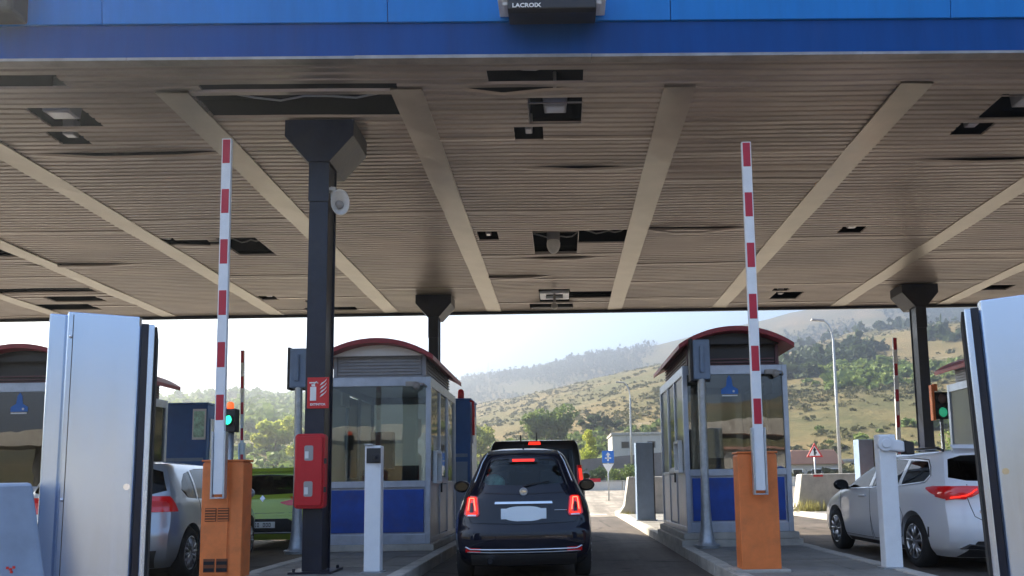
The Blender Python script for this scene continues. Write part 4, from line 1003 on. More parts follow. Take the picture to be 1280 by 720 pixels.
# --- small dark hatchback in front of the camera
def fiat():
    X0, Yr = at(654.5, 640, Y=8.7).x, 8.70
    t = empty('small_hatchback', (X0, Yr, 0), 'small dark navy hatchback with lit brake lights and blank white plate in centre lane', 'car', rz=R(2.5))
    rows = [(.17,.70,.16,3.42,.30,.5),(.26,.76,.05,3.50,.26,.5),(.38,.795,.005,3.54,.26,.5),(.50,.812,.0,3.55,.27,.55),(.585,.812,.012,3.54,.28,.55),(.62,.806,.045,3.52,.28,.55),(.72,.80,.075,3.44,.29,.6),(.84,.775,.10,3.22,.34,.6),(.93,.745,.125,2.95,.34,.5),(1.0,.708,.16,2.68,.33,.35),(1.08,.668,.205,2.50,.31,.3),(1.2,.612,.27,2.30,.29,.28),(1.34,.552,.35,2.08,.27,.26),(1.42,.515,.39,1.93,.25,.26),(1.47,.478,.42,1.84,.24,.26),(1.50,.435,.45,1.78,.22,.26)]
    c = Car(rows, crown=.05, L=3.55)
    rb = [(-.47,1.135),(-.41,1.10),(0,1.085),(.41,1.10),(.47,1.135)]; rt = [(-.40,1.35),(-.35,1.395),(0,1.41),(.35,1.395),(.40,1.35)]
    fb = [(-.60,1.03),(0,1.0),(.60,1.03)]; ft = [(-.47,1.36),(0,1.385),(.47,1.36)]
    s1b, s1t = [(.62,1.06),(.75,1.0),(1.28,.985)], [(.66,1.20),(.86,1.34),(1.28,1.37)]
    s2b, s2t = [(1.36,.985),(2.30,.97)], [(1.36,1.37),(1.62,1.36),(2.0,1.17),(2.30,.985)]
    c.body(t, M['navycar'], (.62, 2.92), .295, [('rear', outl(rb,rt)), ('front', outl(fb,ft)), ('side', outl(s1b,s1t)), ('side', outl(s2b,s2t))])
    quad_window(c, 'rear', rb, rt, 'rear_window', t, M['clearcar']); quad_window(c, 'front', fb, ft, 'windscreen', t, M['clearcar'])
    for a in ('left','right'):
        quad_window(c, a, s1b, s1t, 'rear_side_window', t, M['carglass']); quad_window(c, a, s2b, s2t, 'door_window', t, M['carglass'])
    # black surround of the glass: frame strips
    fr = [(-.50,1.05),(-.44,1.0),(0,.985),(.46,1.0),(.53,1.04),(.42,1.37),(.37,1.42),(0,1.435),(-.37,1.42),(-.42,1.37),(-.53,1.04)]
    c.line('rear', fr, .006, 'hatch_seam', M['trimblack'], t, off=-.001)
    c.patch('rear', [(-.42,1.455),(0,1.468),(.42,1.455)], [(-.40,1.485),(0,1.496),(.40,1.485)], 'spoiler', M['satin'], t, off=.02, nv=2)  # pale satin instead of body paint, imitating sky reflected on the rear edge
    c.line('rear', [(-.585,1.0),(-.64,.90),(-.66,.80),(-.60,.665),(0,.645),(.60,.665),(.66,.80),(.64,.90),(.585,1.0)], .004, 'shut_line', M['rubber'], t)
    # high brake light
    c.patch('rear', [(-.17,1.353),(.17,1.353)], [(-.16,1.40),(.16,1.40)], 'brake_light_housing', M['trimblack'], t, off=.02, nv=2)
    hb = c.patch('rear', [(-.13,1.36),(.13,1.36)], [(-.13,1.387),(.13,1.387)], 'high_brake_light', M['lampon'], t, off=.026, nv=2)
    # tail lamps: outer ring lit, body coloured core
    for s in (-1, 1):
        def mir(P): return [(s*x, z) for x, z in P]
        B, T = [(.505,.765),(.525,.735),(.645,.735),(.68,.76)], [(.525,.945),(.545,.965),(.63,.965),(.655,.945)]
        l = c.patch('rear', mir(B), mir(T), 'tail_light', M['lampoff'], t, off=.014)
        ringp = mir([(.535,.765),(.55,.94),(.625,.94),(.645,.765),(.535,.765)])
        rg = c.line('rear', ringp, .013, 'light_ring', M['lampon'], l, off=.018)
        c.line('rear', mir([(.548,.80),(.56,.935),(.612,.935),(.628,.80)]), .006, 'hot_ring', M['lamphot'], l, off=.028)
        c.patch('rear', mir([(.572,.755),(.61,.755)]), mir([(.578,.885),(.605,.885)]), 'lamp_core', M['navycar'], l, off=.026)
        c.patch('rear', mir([(.54,.738),(.635,.738)]), mir([(.54,.758),(.635,.758)]), 'reverse_lamp', M['lampclear'], l, off=.022, nv=2)
        c.patch('rear', mir([(.49,.335),(.66,.345)]), mir([(.49,.385),(.655,.392)]), 'reflector', M['lampoff'], t, off=.010, nv=3)
        c.line('rear', mir([(.715,.74),(.70,.69),(.66,.63)]), .003, 'shut_line', M['rubber'], t)
    # plate, handle strip
    c.patch('rear', [(-.30,.665),(.30,.665)], [(-.31,.865),(.31,.865)], 'plate_recess', M['trimblack'], t, off=-.004)
    c.patch('rear', [(-.33,.872),(.33,.872)], [(-.325,.897),(.325,.897)], 'chrome_handle', M['chrome'], t, off=.022, nv=2)
    y = c.hit('rear', 0, .77)[0].y-.016
    mb = MB(); mb.box(-.26,.26,y,y+.010,.705,.825); pl_ = mb.build('number_plate', M['plateblur'], t, bevel=.004)
    mb = MB(); mb.prism([(.245*math.copysign(abs(math.cos(a))**.75, math.cos(a)), .765+.085*math.copysign(abs(math.sin(a))**.8, math.sin(a))) for a in [k*math.pi/16 for k in range(32)]], 'y', y-.004, y-.0005); mb.build('blank_plate_cover', M['plateblur'], pl_)
    # emblem
    p, n = c.hit('rear', 0, 1.015); p = p+Vector((0,-.018,0))
    wp = MB(); wp.tube([c.hit('rear', x, z)[0]+Vector((0,-.02,0)) for x, z in ((.0,1.075),(.10,1.10),(.30,1.13))], .008, 6); wp.build('wiper', M['dark'], t)
    mb = MB(); mb.lathe([(.030,-.006),(.042,-.012),(.048,-.006),(.048,.004)], c=(0,p.y,p.z), axis='y', n=28); mb.lathe([(.0005,-.006),(.030,-.006)], c=(0,p.y,p.z), axis='y', n=20); em = mb.build('round_emblem', M['satin'], t)
    mb = MB(); mb.box(-.030,.030,p.y-.010,p.y-.007,p.z-.009,p.z+.009); mb.build('emblem_bar', M['chrome'], em)
    c.line('rear', [(.355,.80),(.50,.797)], .006, 'chrome_script', M['chrome'], t, off=.008)
    # bumper strip and lower parts
    c.line('rear', [(-.66,.40),(-.60,.372),(0,.366),(.60,.372),(.66,.40)], .012, 'bumper_chrome', M['chrome'], t, off=.006, sub=10)
    c.line('rear', [(-.64,.345),(-.30,.338),(.30,.338),(.64,.345)], .008, 'bumper_chrome', M['satin'], t, off=.006, sub=8)
    c.patch('rear', [(-.60,.19),(.60,.19)], [(-.60,.318),(.60,.318)], 'diffuser', M['plastic'], t, off=.008, nv=4)
    mb = MB(); mb.cyl((-.38,-.015,.245),(-.38,.2,.245),.038,n=20,cap=False); ex = mb.build('exhaust', M['chrome'], t); mb = MB(); mb.cyl((-.38,-.010,.245),(-.38,.2,.245),.031,n=20); mb.build('exhaust_bore', M['void'], ex)
    for yw in (.62, 2.92):
        for s in (-1, 1): wheel(t, s*.70, yw, .295, s, .18)
    for s in (-1, 1): mirror(t, s*.76, 2.12, 1.08, s, M['navycar'])
    c.line('rear', [(-.575,1.12),(-.49,1.36),(-.43,1.47),(-.33,1.502),(0,1.508),(.33,1.502),(.43,1.47),(.49,1.36),(.575,1.12)], .007, 'roof_edge_sky_glint', M['chrome'], t, off=.004)  # pale chrome line drawn as the sky's reflection along the roof edge
    seats(t, (.75, 1.62), top=1.08, x=.32)
    mb = MB(); mb.box(-.6,.6,2.35,2.6,.76,.98); mb.build('dashboard', M['seat'], t, bevel=.03)
    mb = MB(); mb.cyl((0,2.0,1.33),(0,2.0,1.40),.01); mb.box(-.11,.11,1.97,2.0,1.27,1.33); mb.build('rear_view_mirror', M['dark'], t, bevel=.01)
    mb = MB(); mb.sphere((-.36,.68,1.12),.12,14,10,(1.1,.7,.9)); mb.sphere((-.30,.66,1.12),.05,12,8); mb.sphere((-.44,.66,1.03),.06,12,8); mb.build('pale_cloth_bundle', M['teal'], t)
    mb = MB(); mb.box(-.62,.62,.40,.62,.93,.955); mb.build('parcel_shelf', M['seat'], t)
    mb = MB(); mb.cyl((0,.62,1.52),(0,.56,1.58),.012,.006); mb.build('antenna', M['dark'], t)
    c.line('left', [(1.32,.98),(1.30,.5),(1.38,.28),(2.35,.28),(2.42,.5),(2.42,.95)], .004, 'door_seam', M['rubber'], t); c.line('right', [(1.32,.98),(1.30,.5),(1.38,.28),(2.35,.28),(2.42,.5),(2.42,.95)], .004, 'door_seam', M['rubber'], t)
    return t
fiat()

# --- black van in front of it
def van():
    Yr = 13.4; X0 = at(668, 580, Y=Yr).x
    t = empty('black_van', (X0, Yr, 0), 'tall black van with one red high brake light, ahead of the small navy hatchback', 'van')
    rows = [(.22,.80,.1,4.25,.22,.5),(.35,.88,.02,4.35,.2,.5),(.6,.905,.0,4.4,.2,.5),(.85,.905,.03,4.25,.2,.5),(1.02,.895,.04,3.9,.2,.4),(1.15,.875,.05,3.5,.2,.3),(1.4,.85,.08,3.2,.2,.28),(1.7,.81,.13,2.85,.18,.26),(1.82,.78,.17,2.65,.18,.26),(1.87,.745,.20,2.55,.18,.26)]
    c = Car(rows, crown=.05, L=4.4, taper=.03, pr=3.4)
    rb, rt = [(-.70,1.14),(0,1.10),(.70,1.14)], [(-.66,1.70),(0,1.74),(.66,1.70)]
    fb, ft = [(-.74,1.2),(0,1.17),(.74,1.2)], [(-.66,1.74),(0,1.77),(.66,1.74)]
    W = [([(.35,1.12),(1.35,1.12)],[(.42,1.68),(1.35,1.70)]), ([(1.42,1.12),(2.2,1.12)],[(1.42,1.70),(2.2,1.70)]), ([(2.28,1.12),(3.3,1.12)],[(2.28,1.70),(2.72,1.68),(3.3,1.16)])]
    c.body(t, M['blackcar'], (.8, 3.5), .32, [('rear', outl(rb,rt)),('front', outl(fb,ft))]+[('side', outl(*w)) for w in W])
    quad_window(c, 'rear', rb, rt, 'rear_window', t, M['cardark']); quad_window(c, 'front', fb, ft, 'windscreen', t, M['carglass'])
    for a in ('left','right'):
        for w in W: quad_window(c, a, *w, 'side_window', t, M['cardark'])
    c.patch('rear', [(-.11,1.795),(.11,1.795)], [(-.10,1.84),(.10,1.84)], 'high_brake_light', M['lampon'], t, off=.02, nv=2)
    for s in (-1, 1):
        l = c.patch('rear', [(s*.76,1.08),(s*.86,1.08)], [(s*.74,1.42),(s*.825,1.42)], 'tail_light', M['lampoff'], t, off=.02)
        c.patch('rear', [(s*.785,1.16),(s*.83,1.16)], [(s*.765,1.36),(s*.81,1.36)], 'lit_core', M['lampon'], l, off=.028)
        mirror(t, s*.86, 3.2, 1.25, s, M['blackcar'])
        for yw in (.8, 3.5): wheel(t, s*.78, yw, .32, s)
    c.line('rear', [(-.72,.45),(-.74,1.1),(-.68,1.76),(0,1.80),(.68,1.76),(.74,1.1),(.72,.45)], .005, 'shut_line', M['rubber'], t)
    mb = MB(); mb.cyl((.02,.75,1.90),(.02,.66,2.04),.012,.006); mb.build('antenna', M['dark'], t)
    mb = MB(); mb.box(-.30,-.28,.9,1.1,1.90,2.02); mb.build('roof_bracket', M['dark'], t)
    mb = MB(); mb.box(-.26,.26,-.02,-.005,.62,.74); mb.build('number_plate', M['signwhite'], t)
    seats(t, (2.0,), top=1.25, x=.4)
    return t
van()

# --- silver hatchback, left lane
def golf():
    Yr = 8.75; t = empty('silver_hatchback', (at(209,640,Y=8.9).x-.83, Yr, 0), 'silver hatchback with red tail lamp half hidden behind the tall silver cabinet at left', 'car', rz=R(7))
    rows = [(.18,.76,.18,4.05,.26,.5),(.3,.84,.06,4.15,.25,.5),(.42,.868,.01,4.2,.25,.55),(.58,.878,.0,4.2,.26,.55),(.66,.878,.03,4.15,.27,.55),(.8,.87,.06,3.9,.28,.55),(.92,.855,.09,3.5,.28,.45),(1.0,.83,.14,3.2,.27,.35),(1.15,.785,.22,2.9,.22,.3),(1.3,.725,.32,2.55,.2,.28),(1.38,.68,.38,2.32,.18,.28),(1.42,.64,.42,2.2,.18,.28)]
    c = Car(rows, crown=.06, L=4.2)
    rb, rt = [(-.735,1.09),(-.6,1.05),(0,1.03),(.6,1.05),(.735,1.09)], [(-.64,1.32),(-.5,1.365),(0,1.38),(.5,1.365),(.64,1.32)]
    fb, ft = [(-.66,1.06),(0,1.03),(.66,1.06)], [(-.54,1.36),(0,1.39),(.54,1.36)]
    W = [([(.60,1.10),(.74,1.0),(1.05,.98)],[(.68,1.20),(.84,1.30),(1.05,1.335)]), ([(1.10,.98),(1.85,.965)],[(1.10,1.345),(1.3,1.37),(1.85,1.385)]), ([(1.93,.98),(2.95,.96)],[(1.93,1.38),(2.2,1.37),(2.6,1.20),(2.95,1.0)])]
    c.body(t, M['silvercar'], (.80, 3.38), .315, [('rear', outl(rb,rt)),('front', outl(fb,ft))]+[('side', outl(*w)) for w in W])
    quad_window(c, 'rear', rb, rt, 'rear_window', t, M['cardark']); quad_window(c, 'front', fb, ft, 'windscreen', t, M['carglass'])
    for a in ('left','right'):
        for w, nm in zip(W, ('quarter_window','rear_door_window','front_door_window')): quad_window(c, a, *w, nm, t, M['carglass'])
        l = c.patch(a, [(.06,.84),(.36,.84)], [(.10,1.03),(.30,1.02)], 'tail_light', M['lampoff'], t, off=.010, nu=10)
        c.patch(a, [(.12,.90),(.24,.90)], [(.12,.96),(.24,.96)], 'lamp_core', M['signred'], l, off=.014)
        sg = -1 if a == 'left' else 1
        c.patch('rear', [(sg*.40,.85),(sg*.80,.84)], [(sg*.42,1.0),(sg*.76,1.02)], 'tail_light', M['lampoff'], t, off=.012)
        c.line(a, [(1.09,1.0),(1.12,.75),(1.05,.45),(1.2,.3),(1.86,.28),(1.9,.6),(1.88,1.0)], .004, 'door_seam', M['rubber'], t); c.line(a, [(1.9,.6),(1.9,.28),(2.95,.28),(3.02,.6),(2.98,.95)], .004, 'door_seam', M['rubber'], t)
        c.line(a, [(1.25,.86),(1.42,.86)], .015, 'door_handle', M['silvercar'], t, off=.02); c.line(a, [(2.05,.85),(2.22,.85)], .015, 'door_handle', M['silvercar'], t, off=.02)
        mirror(t, sg*.84, 2.82, 1.03, sg, M['silvercar'])
        for yw in (.80, 3.38): wheel(t, sg*.765, yw, .315, sg, style=7)
    c.patch('rear', [(-.65,.20),(.65,.20)], [(-.72,.40),(.72,.40)], 'lower_bumper', M['plastic'], t, off=.010)
    seats(t, (1.0, 1.9), top=1.08, x=.36)
    return t
golf()

# --- green hatchback further on
def clio():
    Yr = 13.6; t = empty('green_hatchback', (at(326,640,Y=Yr).x, Yr, 0), 'bright green hatchback with dark rear window seen between orange cabinet and pillar', 'car')
    rows = [(.18,.74,.16,3.9,.26,.5),(.3,.82,.05,4.0,.25,.5),(.42,.855,.01,4.05,.26,.55),(.55,.868,.0,4.05,.28,.55),(.65,.868,.03,4.0,.3,.55),(.78,.86,.05,3.8,.32,.55),(.92,.84,.08,3.4,.33,.45),(1.0,.81,.13,3.1,.30,.35),(1.15,.74,.24,2.8,.27,.3),(1.3,.665,.34,2.45,.23,.28),(1.38,.61,.36,2.2,.2,.28),(1.41,.57,.38,2.1,.2,.28)]
    c = Car(rows, crown=.05, L=4.05)
    rb, rt = [(-.64,1.08),(-.5,1.0),(0,.98),(.5,1.0),(.64,1.08)], [(-.53,1.28),(-.46,1.33),(0,1.35),(.46,1.33),(.53,1.28)]
    fb, ft = [(-.64,1.06),(0,1.03),(.64,1.06)], [(-.5,1.34),(0,1.37),(.5,1.34)]
    W = [([(.95,1.03),(1.8,.99)],[(1.0,1.2),(1.25,1.32),(1.8,1.36)]), ([(1.88,.99),(2.85,.97)],[(1.88,1.36),(2.15,1.34),(2.5,1.18),(2.85,1.0)])]
    c.body(t, M['greencar'], (.72, 3.30), .315, [('rear', outl(rb,rt)),('front', outl(fb,ft))]+[('side', outl(*w)) for w in W])
    quad_window(c, 'rear', rb, rt, 'rear_window', t, M['carglass']); quad_window(c, 'front', fb, ft, 'windscreen', t, M['carglass'])
    for a in ('left','right'):
        sg = -1 if a == 'left' else 1
        for w in W: quad_window(c, a, *w, 'side_window', t, M['carglass'])
        c.patch('rear', [(sg*.32,.83),(sg*.45,.79),(sg*.80,.78)], [(sg*.32,.85),(sg*.55,.90),(sg*.80,.94)], 'tail_light', M['lampoff'], t, off=.014)
        c.patch(a, [(.10,.78),(.34,.82)], [(.12,.94),(.34,.92)], 'tail_light', M['lampoff'], t, off=.012)
        for yw in (.72, 3.30): wheel(t, sg*.76, yw, .315, sg)
        mirror(t, sg*.80, 2.7, 1.02, sg, M['greencar'])
    c.patch('rear', [(-.52,1.375),(.52,1.375)], [(-.50,1.405),(.50,1.405)], 'spoiler', M['greencar'], t, off=.10, thick=.02, nv=2)
    c.patch('rear', [(-.60,.30),(.60,.30)], [(-.70,.33),(-.52,.56),(.52,.56),(.70,.33)], 'lower_bumper', M['plastic'], t, off=.010)
    c.line('rear', [(-.66,1.0),(-.60,.75),(-.52,.66),(.52,.66),(.60,.75),(.66,1.0)], .004, 'shut_line', M['rubber'], t)
    c.line('rear', [(-.66,.318),(.66,.318)], .012, 'bumper_trim', M['satin'], t, off=.012)
    y = c.hit('rear', 0, .45)[0].y-.014
    mb = MB(); mb.box(-.26,.26,y-.012,y,.40,.51); pp = mb.build('number_plate', M['signwhite'], t, bevel=.004)
    mb = MB(); k = -.20
    for w in (.03,.03,.03,.03,0,.035,.035,.035):
        if w: mb.box(k,k+w*.25,y-.0145,y-.0125,.42,.49); mb.box(k+w*.25,k+w,y-.0145,y-.0125,.42,.432); mb.box(k+w*.25,k+w,y-.0145,y-.0125,.478,.49); mb.box(k+w*.75,k+w,y-.0145,y-.0125,.432,.478)
        k += .050
    mb.build('plate_marks', M['dark'], pp)
    mb = MB(); mb.prism([(0,.86),(.05,.92),(0,.98),(-.05,.92)], 'y', -.02+c.hit('rear',0,.92)[0].y, c.hit('rear',0,.92)[0].y+.02); mb.build('diamond_emblem', M['chrome'], t)
    mb = MB(); mb.cyl((0,.6,1.45),(0,.52,1.52),.012,.006); mb.build('antenna', M['dark'], t)
    seats(t, (.95, 1.8), top=1.08, x=.36)
    return t
clio()

# --- white estate car, right lane
def corolla():
    Yr = 8.62; Xl = at(1142,680,Y=9.62).x
    t = empty('white_estate_car', (Xl+.885, Yr, 0), 'pearl white estate car with red tail lamp and black roof rails at right', 'car')
    rows = [(.18,.78,.22,4.50,.30,.6),(.28,.86,.10,4.60,.28,.6),(.40,.885,.02,4.65,.28,.65),(.52,.892,.0,4.65,.28,.7),(.66,.893,.01,4.60,.30,.7),(.78,.892,.03,4.42,.31,.7),(.86,.890,.035,4.15,.30,.65),(.92,.885,.03,3.85,.30,.5),(.98,.865,.055,3.55,.30,.4),(1.05,.835,.12,3.32,.28,.35),(1.18,.77,.25,3.02,.25,.3),(1.30,.705,.38,2.70,.22,.28),(1.36,.67,.44,2.52,.2,.28),(1.40,.635,.47,2.4,.2,.28),(1.42,.60,.50,2.32,.2,.28)]
    c = Car(rows, crown=.045, L=4.65, taper=.035)
    rb, rt = [(-.75,1.10),(-.6,1.06),(0,1.04),(.6,1.06),(.75,1.10)], [(-.64,1.32),(-.5,1.36),(0,1.375),(.5,1.36),(.64,1.32)]
    fb, ft = [(-.68,1.08),(0,1.05),(.68,1.08)], [(-.54,1.37),(0,1.395),(.54,1.37)]
    W = [([(.66,1.14),(.74,1.06),(1.34,1.02)],[(.72,1.20),(.86,1.30),(1.34,1.33)]), ([(1.42,1.02),(2.24,.99)],[(1.42,1.335),(1.8,1.36),(2.24,1.365)]), ([(2.33,.99),(3.34,.965)],[(2.33,1.365),(2.6,1.345),(3.0,1.17),(3.34,.99)])]
    c.body(t, M['whitecar'], (.98, 3.68), .322, [('rear', outl(rb,rt)),('front', outl(fb,ft))]+[('side', outl(*w)) for w in W])
    quad_window(c, 'rear', rb, rt, 'rear_window', t, M['cardark']); quad_window(c, 'front', fb, ft, 'windscreen', t, M['carglass'])
    for a in ('left','right'):
        sg = -1 if a == 'left' else 1
        for w, nm, gm in zip(W, ('quarter_window','rear_door_window','front_door_window'), ('cardark','cardark','cardark')): quad_window(c, a, *w, nm, t, M[gm])
        c.line(a, [(.62,1.12),(.70,1.045),(1.34,1.005),(2.3,.972),(3.38,.948)], .009, 'window_trim', M['chrome'], t, off=.002)
        c.line(a, [(.62,1.12),(.72,1.23),(.86,1.325),(1.38,1.36),(2.3,1.385),(2.62,1.365),(3.02,1.19),(3.38,.948)], .007, 'window_frame', M['trimblack'], t, off=.0)
        # wedge shaped tail lamp
        l = c.patch(a, [(.10,.85),(.20,.855),(.46,.915),(.62,.965)], [(.06,.96),(.20,.995),(.46,1.0),(.62,.985)], 'tail_light', M['lampoff'], t, off=.012, nu=18)
        c.patch(a, [(.12,.855),(.22,.855),(.36,.88)], [(.12,.90),(.22,.905),(.36,.91)], 'lit_core', M['signred'], l, off=.017)
        l = c.patch('rear', [(sg*.22,.95),(sg*.50,.93),(sg*.62,.875),(sg*.84,.84)], [(sg*.22,.98),(sg*.50,.99),(sg*.66,.995),(sg*.84,.99)], 'tail_light', M['lampoff'], t, off=.014, nu=20)
        c.line('rear', [(sg*.80,.87),(sg*.66,.895),(sg*.55,.955)], .008, 'lit_core', M['lampon'], l, off=.024)
        c.line(a, [(1.40,1.01),(1.36,.80),(1.24,.62),(1.32,.36),(1.45,.30),(2.22,.28),(2.28,.6),(2.28,.98)], .0035, 'door_seam', M['rubber'], t)
        c.line(a, [(2.28,.6),(2.28,.28),(3.30,.28),(3.42,.45),(3.42,.75),(3.38,.96)], .0035, 'door_seam', M['rubber'], t)
        c.line(a, [(1.50,.875),(1.70,.872)], .016, 'door_handle', M['whitecar'], t, off=.022); c.line(a, [(2.40,.862),(2.60,.858)], .016, 'door_handle', M['whitecar'], t, off=.022)
        c.line(a, [(.60,.40),(.58,.52)], .012, 'bumper_slot', M['dark'], t, off=.0)
        c.patch(a, [(1.38,.19),(3.25,.19)], [(1.38,.245),(3.25,.245)], 'sill_trim', M['plastic'], t, off=.006, nv=2)
        mb = MB(); mb.tube([(sg*.625,.62,1.425),(sg*.63,.75,1.462),(sg*.64,1.5,1.475),(sg*.64,2.2,1.465),(sg*.62,2.4,1.43)], .017); mb.build('roof_rail', M['trimblack'], t)
        mirror(t, sg*.86, 3.12, 1.02, sg, M['trimblack'])
        for yw in (.98, 3.68): wheel(t, sg*.785, yw, .322, sg, .20, style=5)
        c.patch('rear', [(sg*.42,.28),(sg*.74,.30)], [(sg*.46,.335),(sg*.66,.355)], 'exhaust_trim', M['chrome'], t, off=.012, nv=3)
        c.patch('rear', [(sg*.48,.29),(sg*.68,.305)], [(sg*.50,.325),(sg*.64,.34)], 'exhaust_opening', M['void'], t, off=.015, nv=2)
    c.patch('rear', [(-.70,.19),(.70,.19)], [(-.58,.38),(.58,.38)], 'diffuser', M['plastic'], t, off=.006)
    c.line('rear', [(-.62,1.02),(-.66,.90),(-.60,.66),(-.50,.60),(.50,.60),(.60,.66),(.66,.90),(.62,1.02)], .004, 'shut_line', M['rubber'], t)
    c.patch('rear', [(-.56,1.385),(.56,1.385)], [(-.55,1.415),(.55,1.415)], 'roof_spoiler', M['whitecar'], t, off=.09, thick=.02, nv=2)
    p, n = c.hit('rear', -.42, .70)
    text_obj('model_lettering', 'COROLLA', .055, M['chrome'], t, (-.42, p.y-.004, .71), bold=.002, xscale=1.1)
    mb = MB(); mb.box(-.26,.26,-.035,-.015,.70,.81); mb.build('number_plate', M['signwhite'], t, bevel=.004)
    mb = MB(); mb.prism([(0,1.46),(.0,1.53),(.06,1.47)], 'x', -.012, .012); mb.v = [(x, y+.75, z) for x, y, z in mb.v]; mb.build('antenna_fin', M['whitecar'], t)
    seats(t, (1.25, 2.15), top=1.08, x=.36)
    return t
corolla()

# ------------------------------------------------------------------ beyond the canopy
# low parapet along the far side of the exit road
t = empty('low_wall', (5, 61.5, gz(5,61.5)), 'long low pale wall along the far side of the exit road', 'wall')
b = MB()
for i in range(18):
    x0 = -45+i*5.6
    za, zb = gz(x0+5,61.5)-t.location.z, gz(x0+10.5,61.5)-t.location.z
    b.hexa([(x0,0,za-.5),(x0+5.55,0,zb-.5),(x0+5.55,.3,zb-.5),(x0,.3,za-.5),(x0,0,.72+za),(x0+5.55,0,.72+zb),(x0+5.55,.3,.72+zb),(x0,.3,.72+za)])
b.build('wall_panel', mat('pale_wall_paint', (.66,.63,.57), .85, var=.12, vscale=.6, dirt=.15), t, bevel=.02)
b = MB(); b.box(-45,55.8,-.05,.35,.735,.80); b.build('coping', M['concrete'], t)
# red and white lane closing arm beyond the exit
t = empty('boom_gate', (at(749,598,Y=30).x+.05, 30, 0), 'short red boom gate tip past the right mirror of the navy hatchback', 'barrier')
b = MB(); b.m = 0; b.box(-.9,0,-.03,.03,1.14,1.28); b.m = 1; b.box(-1.8,-.9,-.03,.03,1.14,1.28); b.m = 0; b.box(-2.7,-1.8,-.03,.03,1.14,1.28); b.build('boom', [M['armred'], M['white']], t)
b = MB(); b.box(-3.0,-2.7,-.15,.2,.0,1.25); b.build('cabinet', M['orange'], t, bevel=.01)

def place(px, py, Y): p = at(px, py, Y=Y); return p, gz(p.x, p.y)
# blue direction sign
p, g0 = place(760, 571, 40)
t = empty('blue_sign', (p.x, p.y, g0), 'round blue lane sign with white arrow above a small pale triangle board', 'sign')
b = MB(); b.box(-.31,.31,-.02,.01,p.z-g0-.32,p.z-g0+.32); b.build('sign_plate', M['signblue'], t, bevel=.01)
b = MB(); zc = p.z-g0; b.box(-.045,.045,-.026,-.021,zc-.22,zc+.10); b.prism([(-.13,zc+.08),(.13,zc+.08),(0,zc+.24)], 'y', -.026, -.021); b.box(-.16,.16,-.026,-.021,zc-.10,zc-.04); b.build('arrow', M['signwhite'], t)
b = MB(); b.prism([(-.30,zc-.36),(.30,zc-.36),(0,zc-.85)], 'y', -.02, .01); b.build('triangle_board', M['signwhite'], t)
b = MB(); b.cyl((0,.04,-.2),(0,.04,zc+.3),.035); b.build('post', M['steel'], t)
# warning triangle
p, g0 = place(1018, 563, 38)
t = empty('warning_sign', (p.x, p.y, g0), 'white warning triangle with red border and black junction arrow', 'sign'); zc = p.z-g0
def tri(r, dz=0): return [(r*math.cos(a), zc+dz+r*math.sin(a)) for a in (math.pi/2, math.pi*7/6, math.pi*11/6)]
b = MB(); b.prism(tri(.48,-.10), 'y', -.02, .01); b.build('border', M['signred'], t, bevel=.01)
b = MB(); b.prism(tri(.33,-.10), 'y', -.026, -.0205); b.build('face', M['signwhite'], t)
b = MB(); b.box(-.045,.045,-.032,-.0265,zc-.24,zc+.04); b.prism([(-.10,zc),(.10,zc),(0,zc+.17)], 'y', -.032, -.0265); b.box(.0455,.10,-.032,-.0265,zc-.16,zc-.08); b.build('symbol', M['dark'], t)
b = MB(); b.cyl((0,.04,-.2),(0,.04,zc+.3),.035); b.build('post', M['steel'], t)
# street lamps
def street_lamp(px, ybase_px, ytop, Y, label, bend, tipdx):
    p, g0 = place(px, ytop, Y); t = empty('street_lamp', (p.x, Y, g0), label, 'street lamp', 'tall street lamps beyond the booths')
    H = p.z-g0
    b = MB(); pts = [(0,0,0),(0,0,H*.5),(0,0,H-1.4)]
    for k in range(1, 9): a_ = k/8*math.pi/2*.8; pts.append((-bend*(1-math.cos(a_))*1.6, 0, H-1.4+1.4*math.sin(a_)/math.sin(math.pi/2*.8)))
    b.tube(pts, [.11,.09,.07]+[.055]*8, 10); b.build('pole', M['steel'], t)
    x, _, z = pts[-1]; b = MB(); b.hexa([(x-.75,-.14,z-.02),(x+.05,-.1,z-.08),(x+.05,.1,z-.08),(x-.75,.14,z-.02),(x-.7,-.1,z+.10),(x+.05,-.07,z+.04),(x+.05,.07,z+.04),(x-.7,.1,z+.10)]); b.build('lamp_head', M['floodbody'], t, bevel=.02)
    b = MB(); b.box(-.2,.2,-.2,.2,-.3,.12); b.build('foot', M['concrete'], t)
street_lamp(1040, 585, 400, 46, 'tall curved street lamp between the right booth and the far pillar', .5, -12)
street_lamp(787, 590, 478, 70, 'thin distant street lamp standing left of the right booth', .5, 0)
# radio mast on the far ridge
p = at(610, 470, Y=800); t = empty('radio_mast', (p.x, p.y, gz(p.x,p.y)-1), 'thin lattice radio mast on the distant ridge', 'mast')
b = MB(); H = at(610,453,Y=800).z-t.location.z
for sx, sy in ((-.8,-.5),(.8,-.5),(0,.9)): b.cyl((sx,sy,0),(sx*.3,sy*.3,H),.22,.15,6)
for k in range(8): z = H*k/8; s = 1-.7*k/8; b.cyl((-.8*s,-.5*s,z),(.8*s*.9,-.5*s,z+H/8),.1,n=5)
b.build('mast_frame', M['steel'], t)

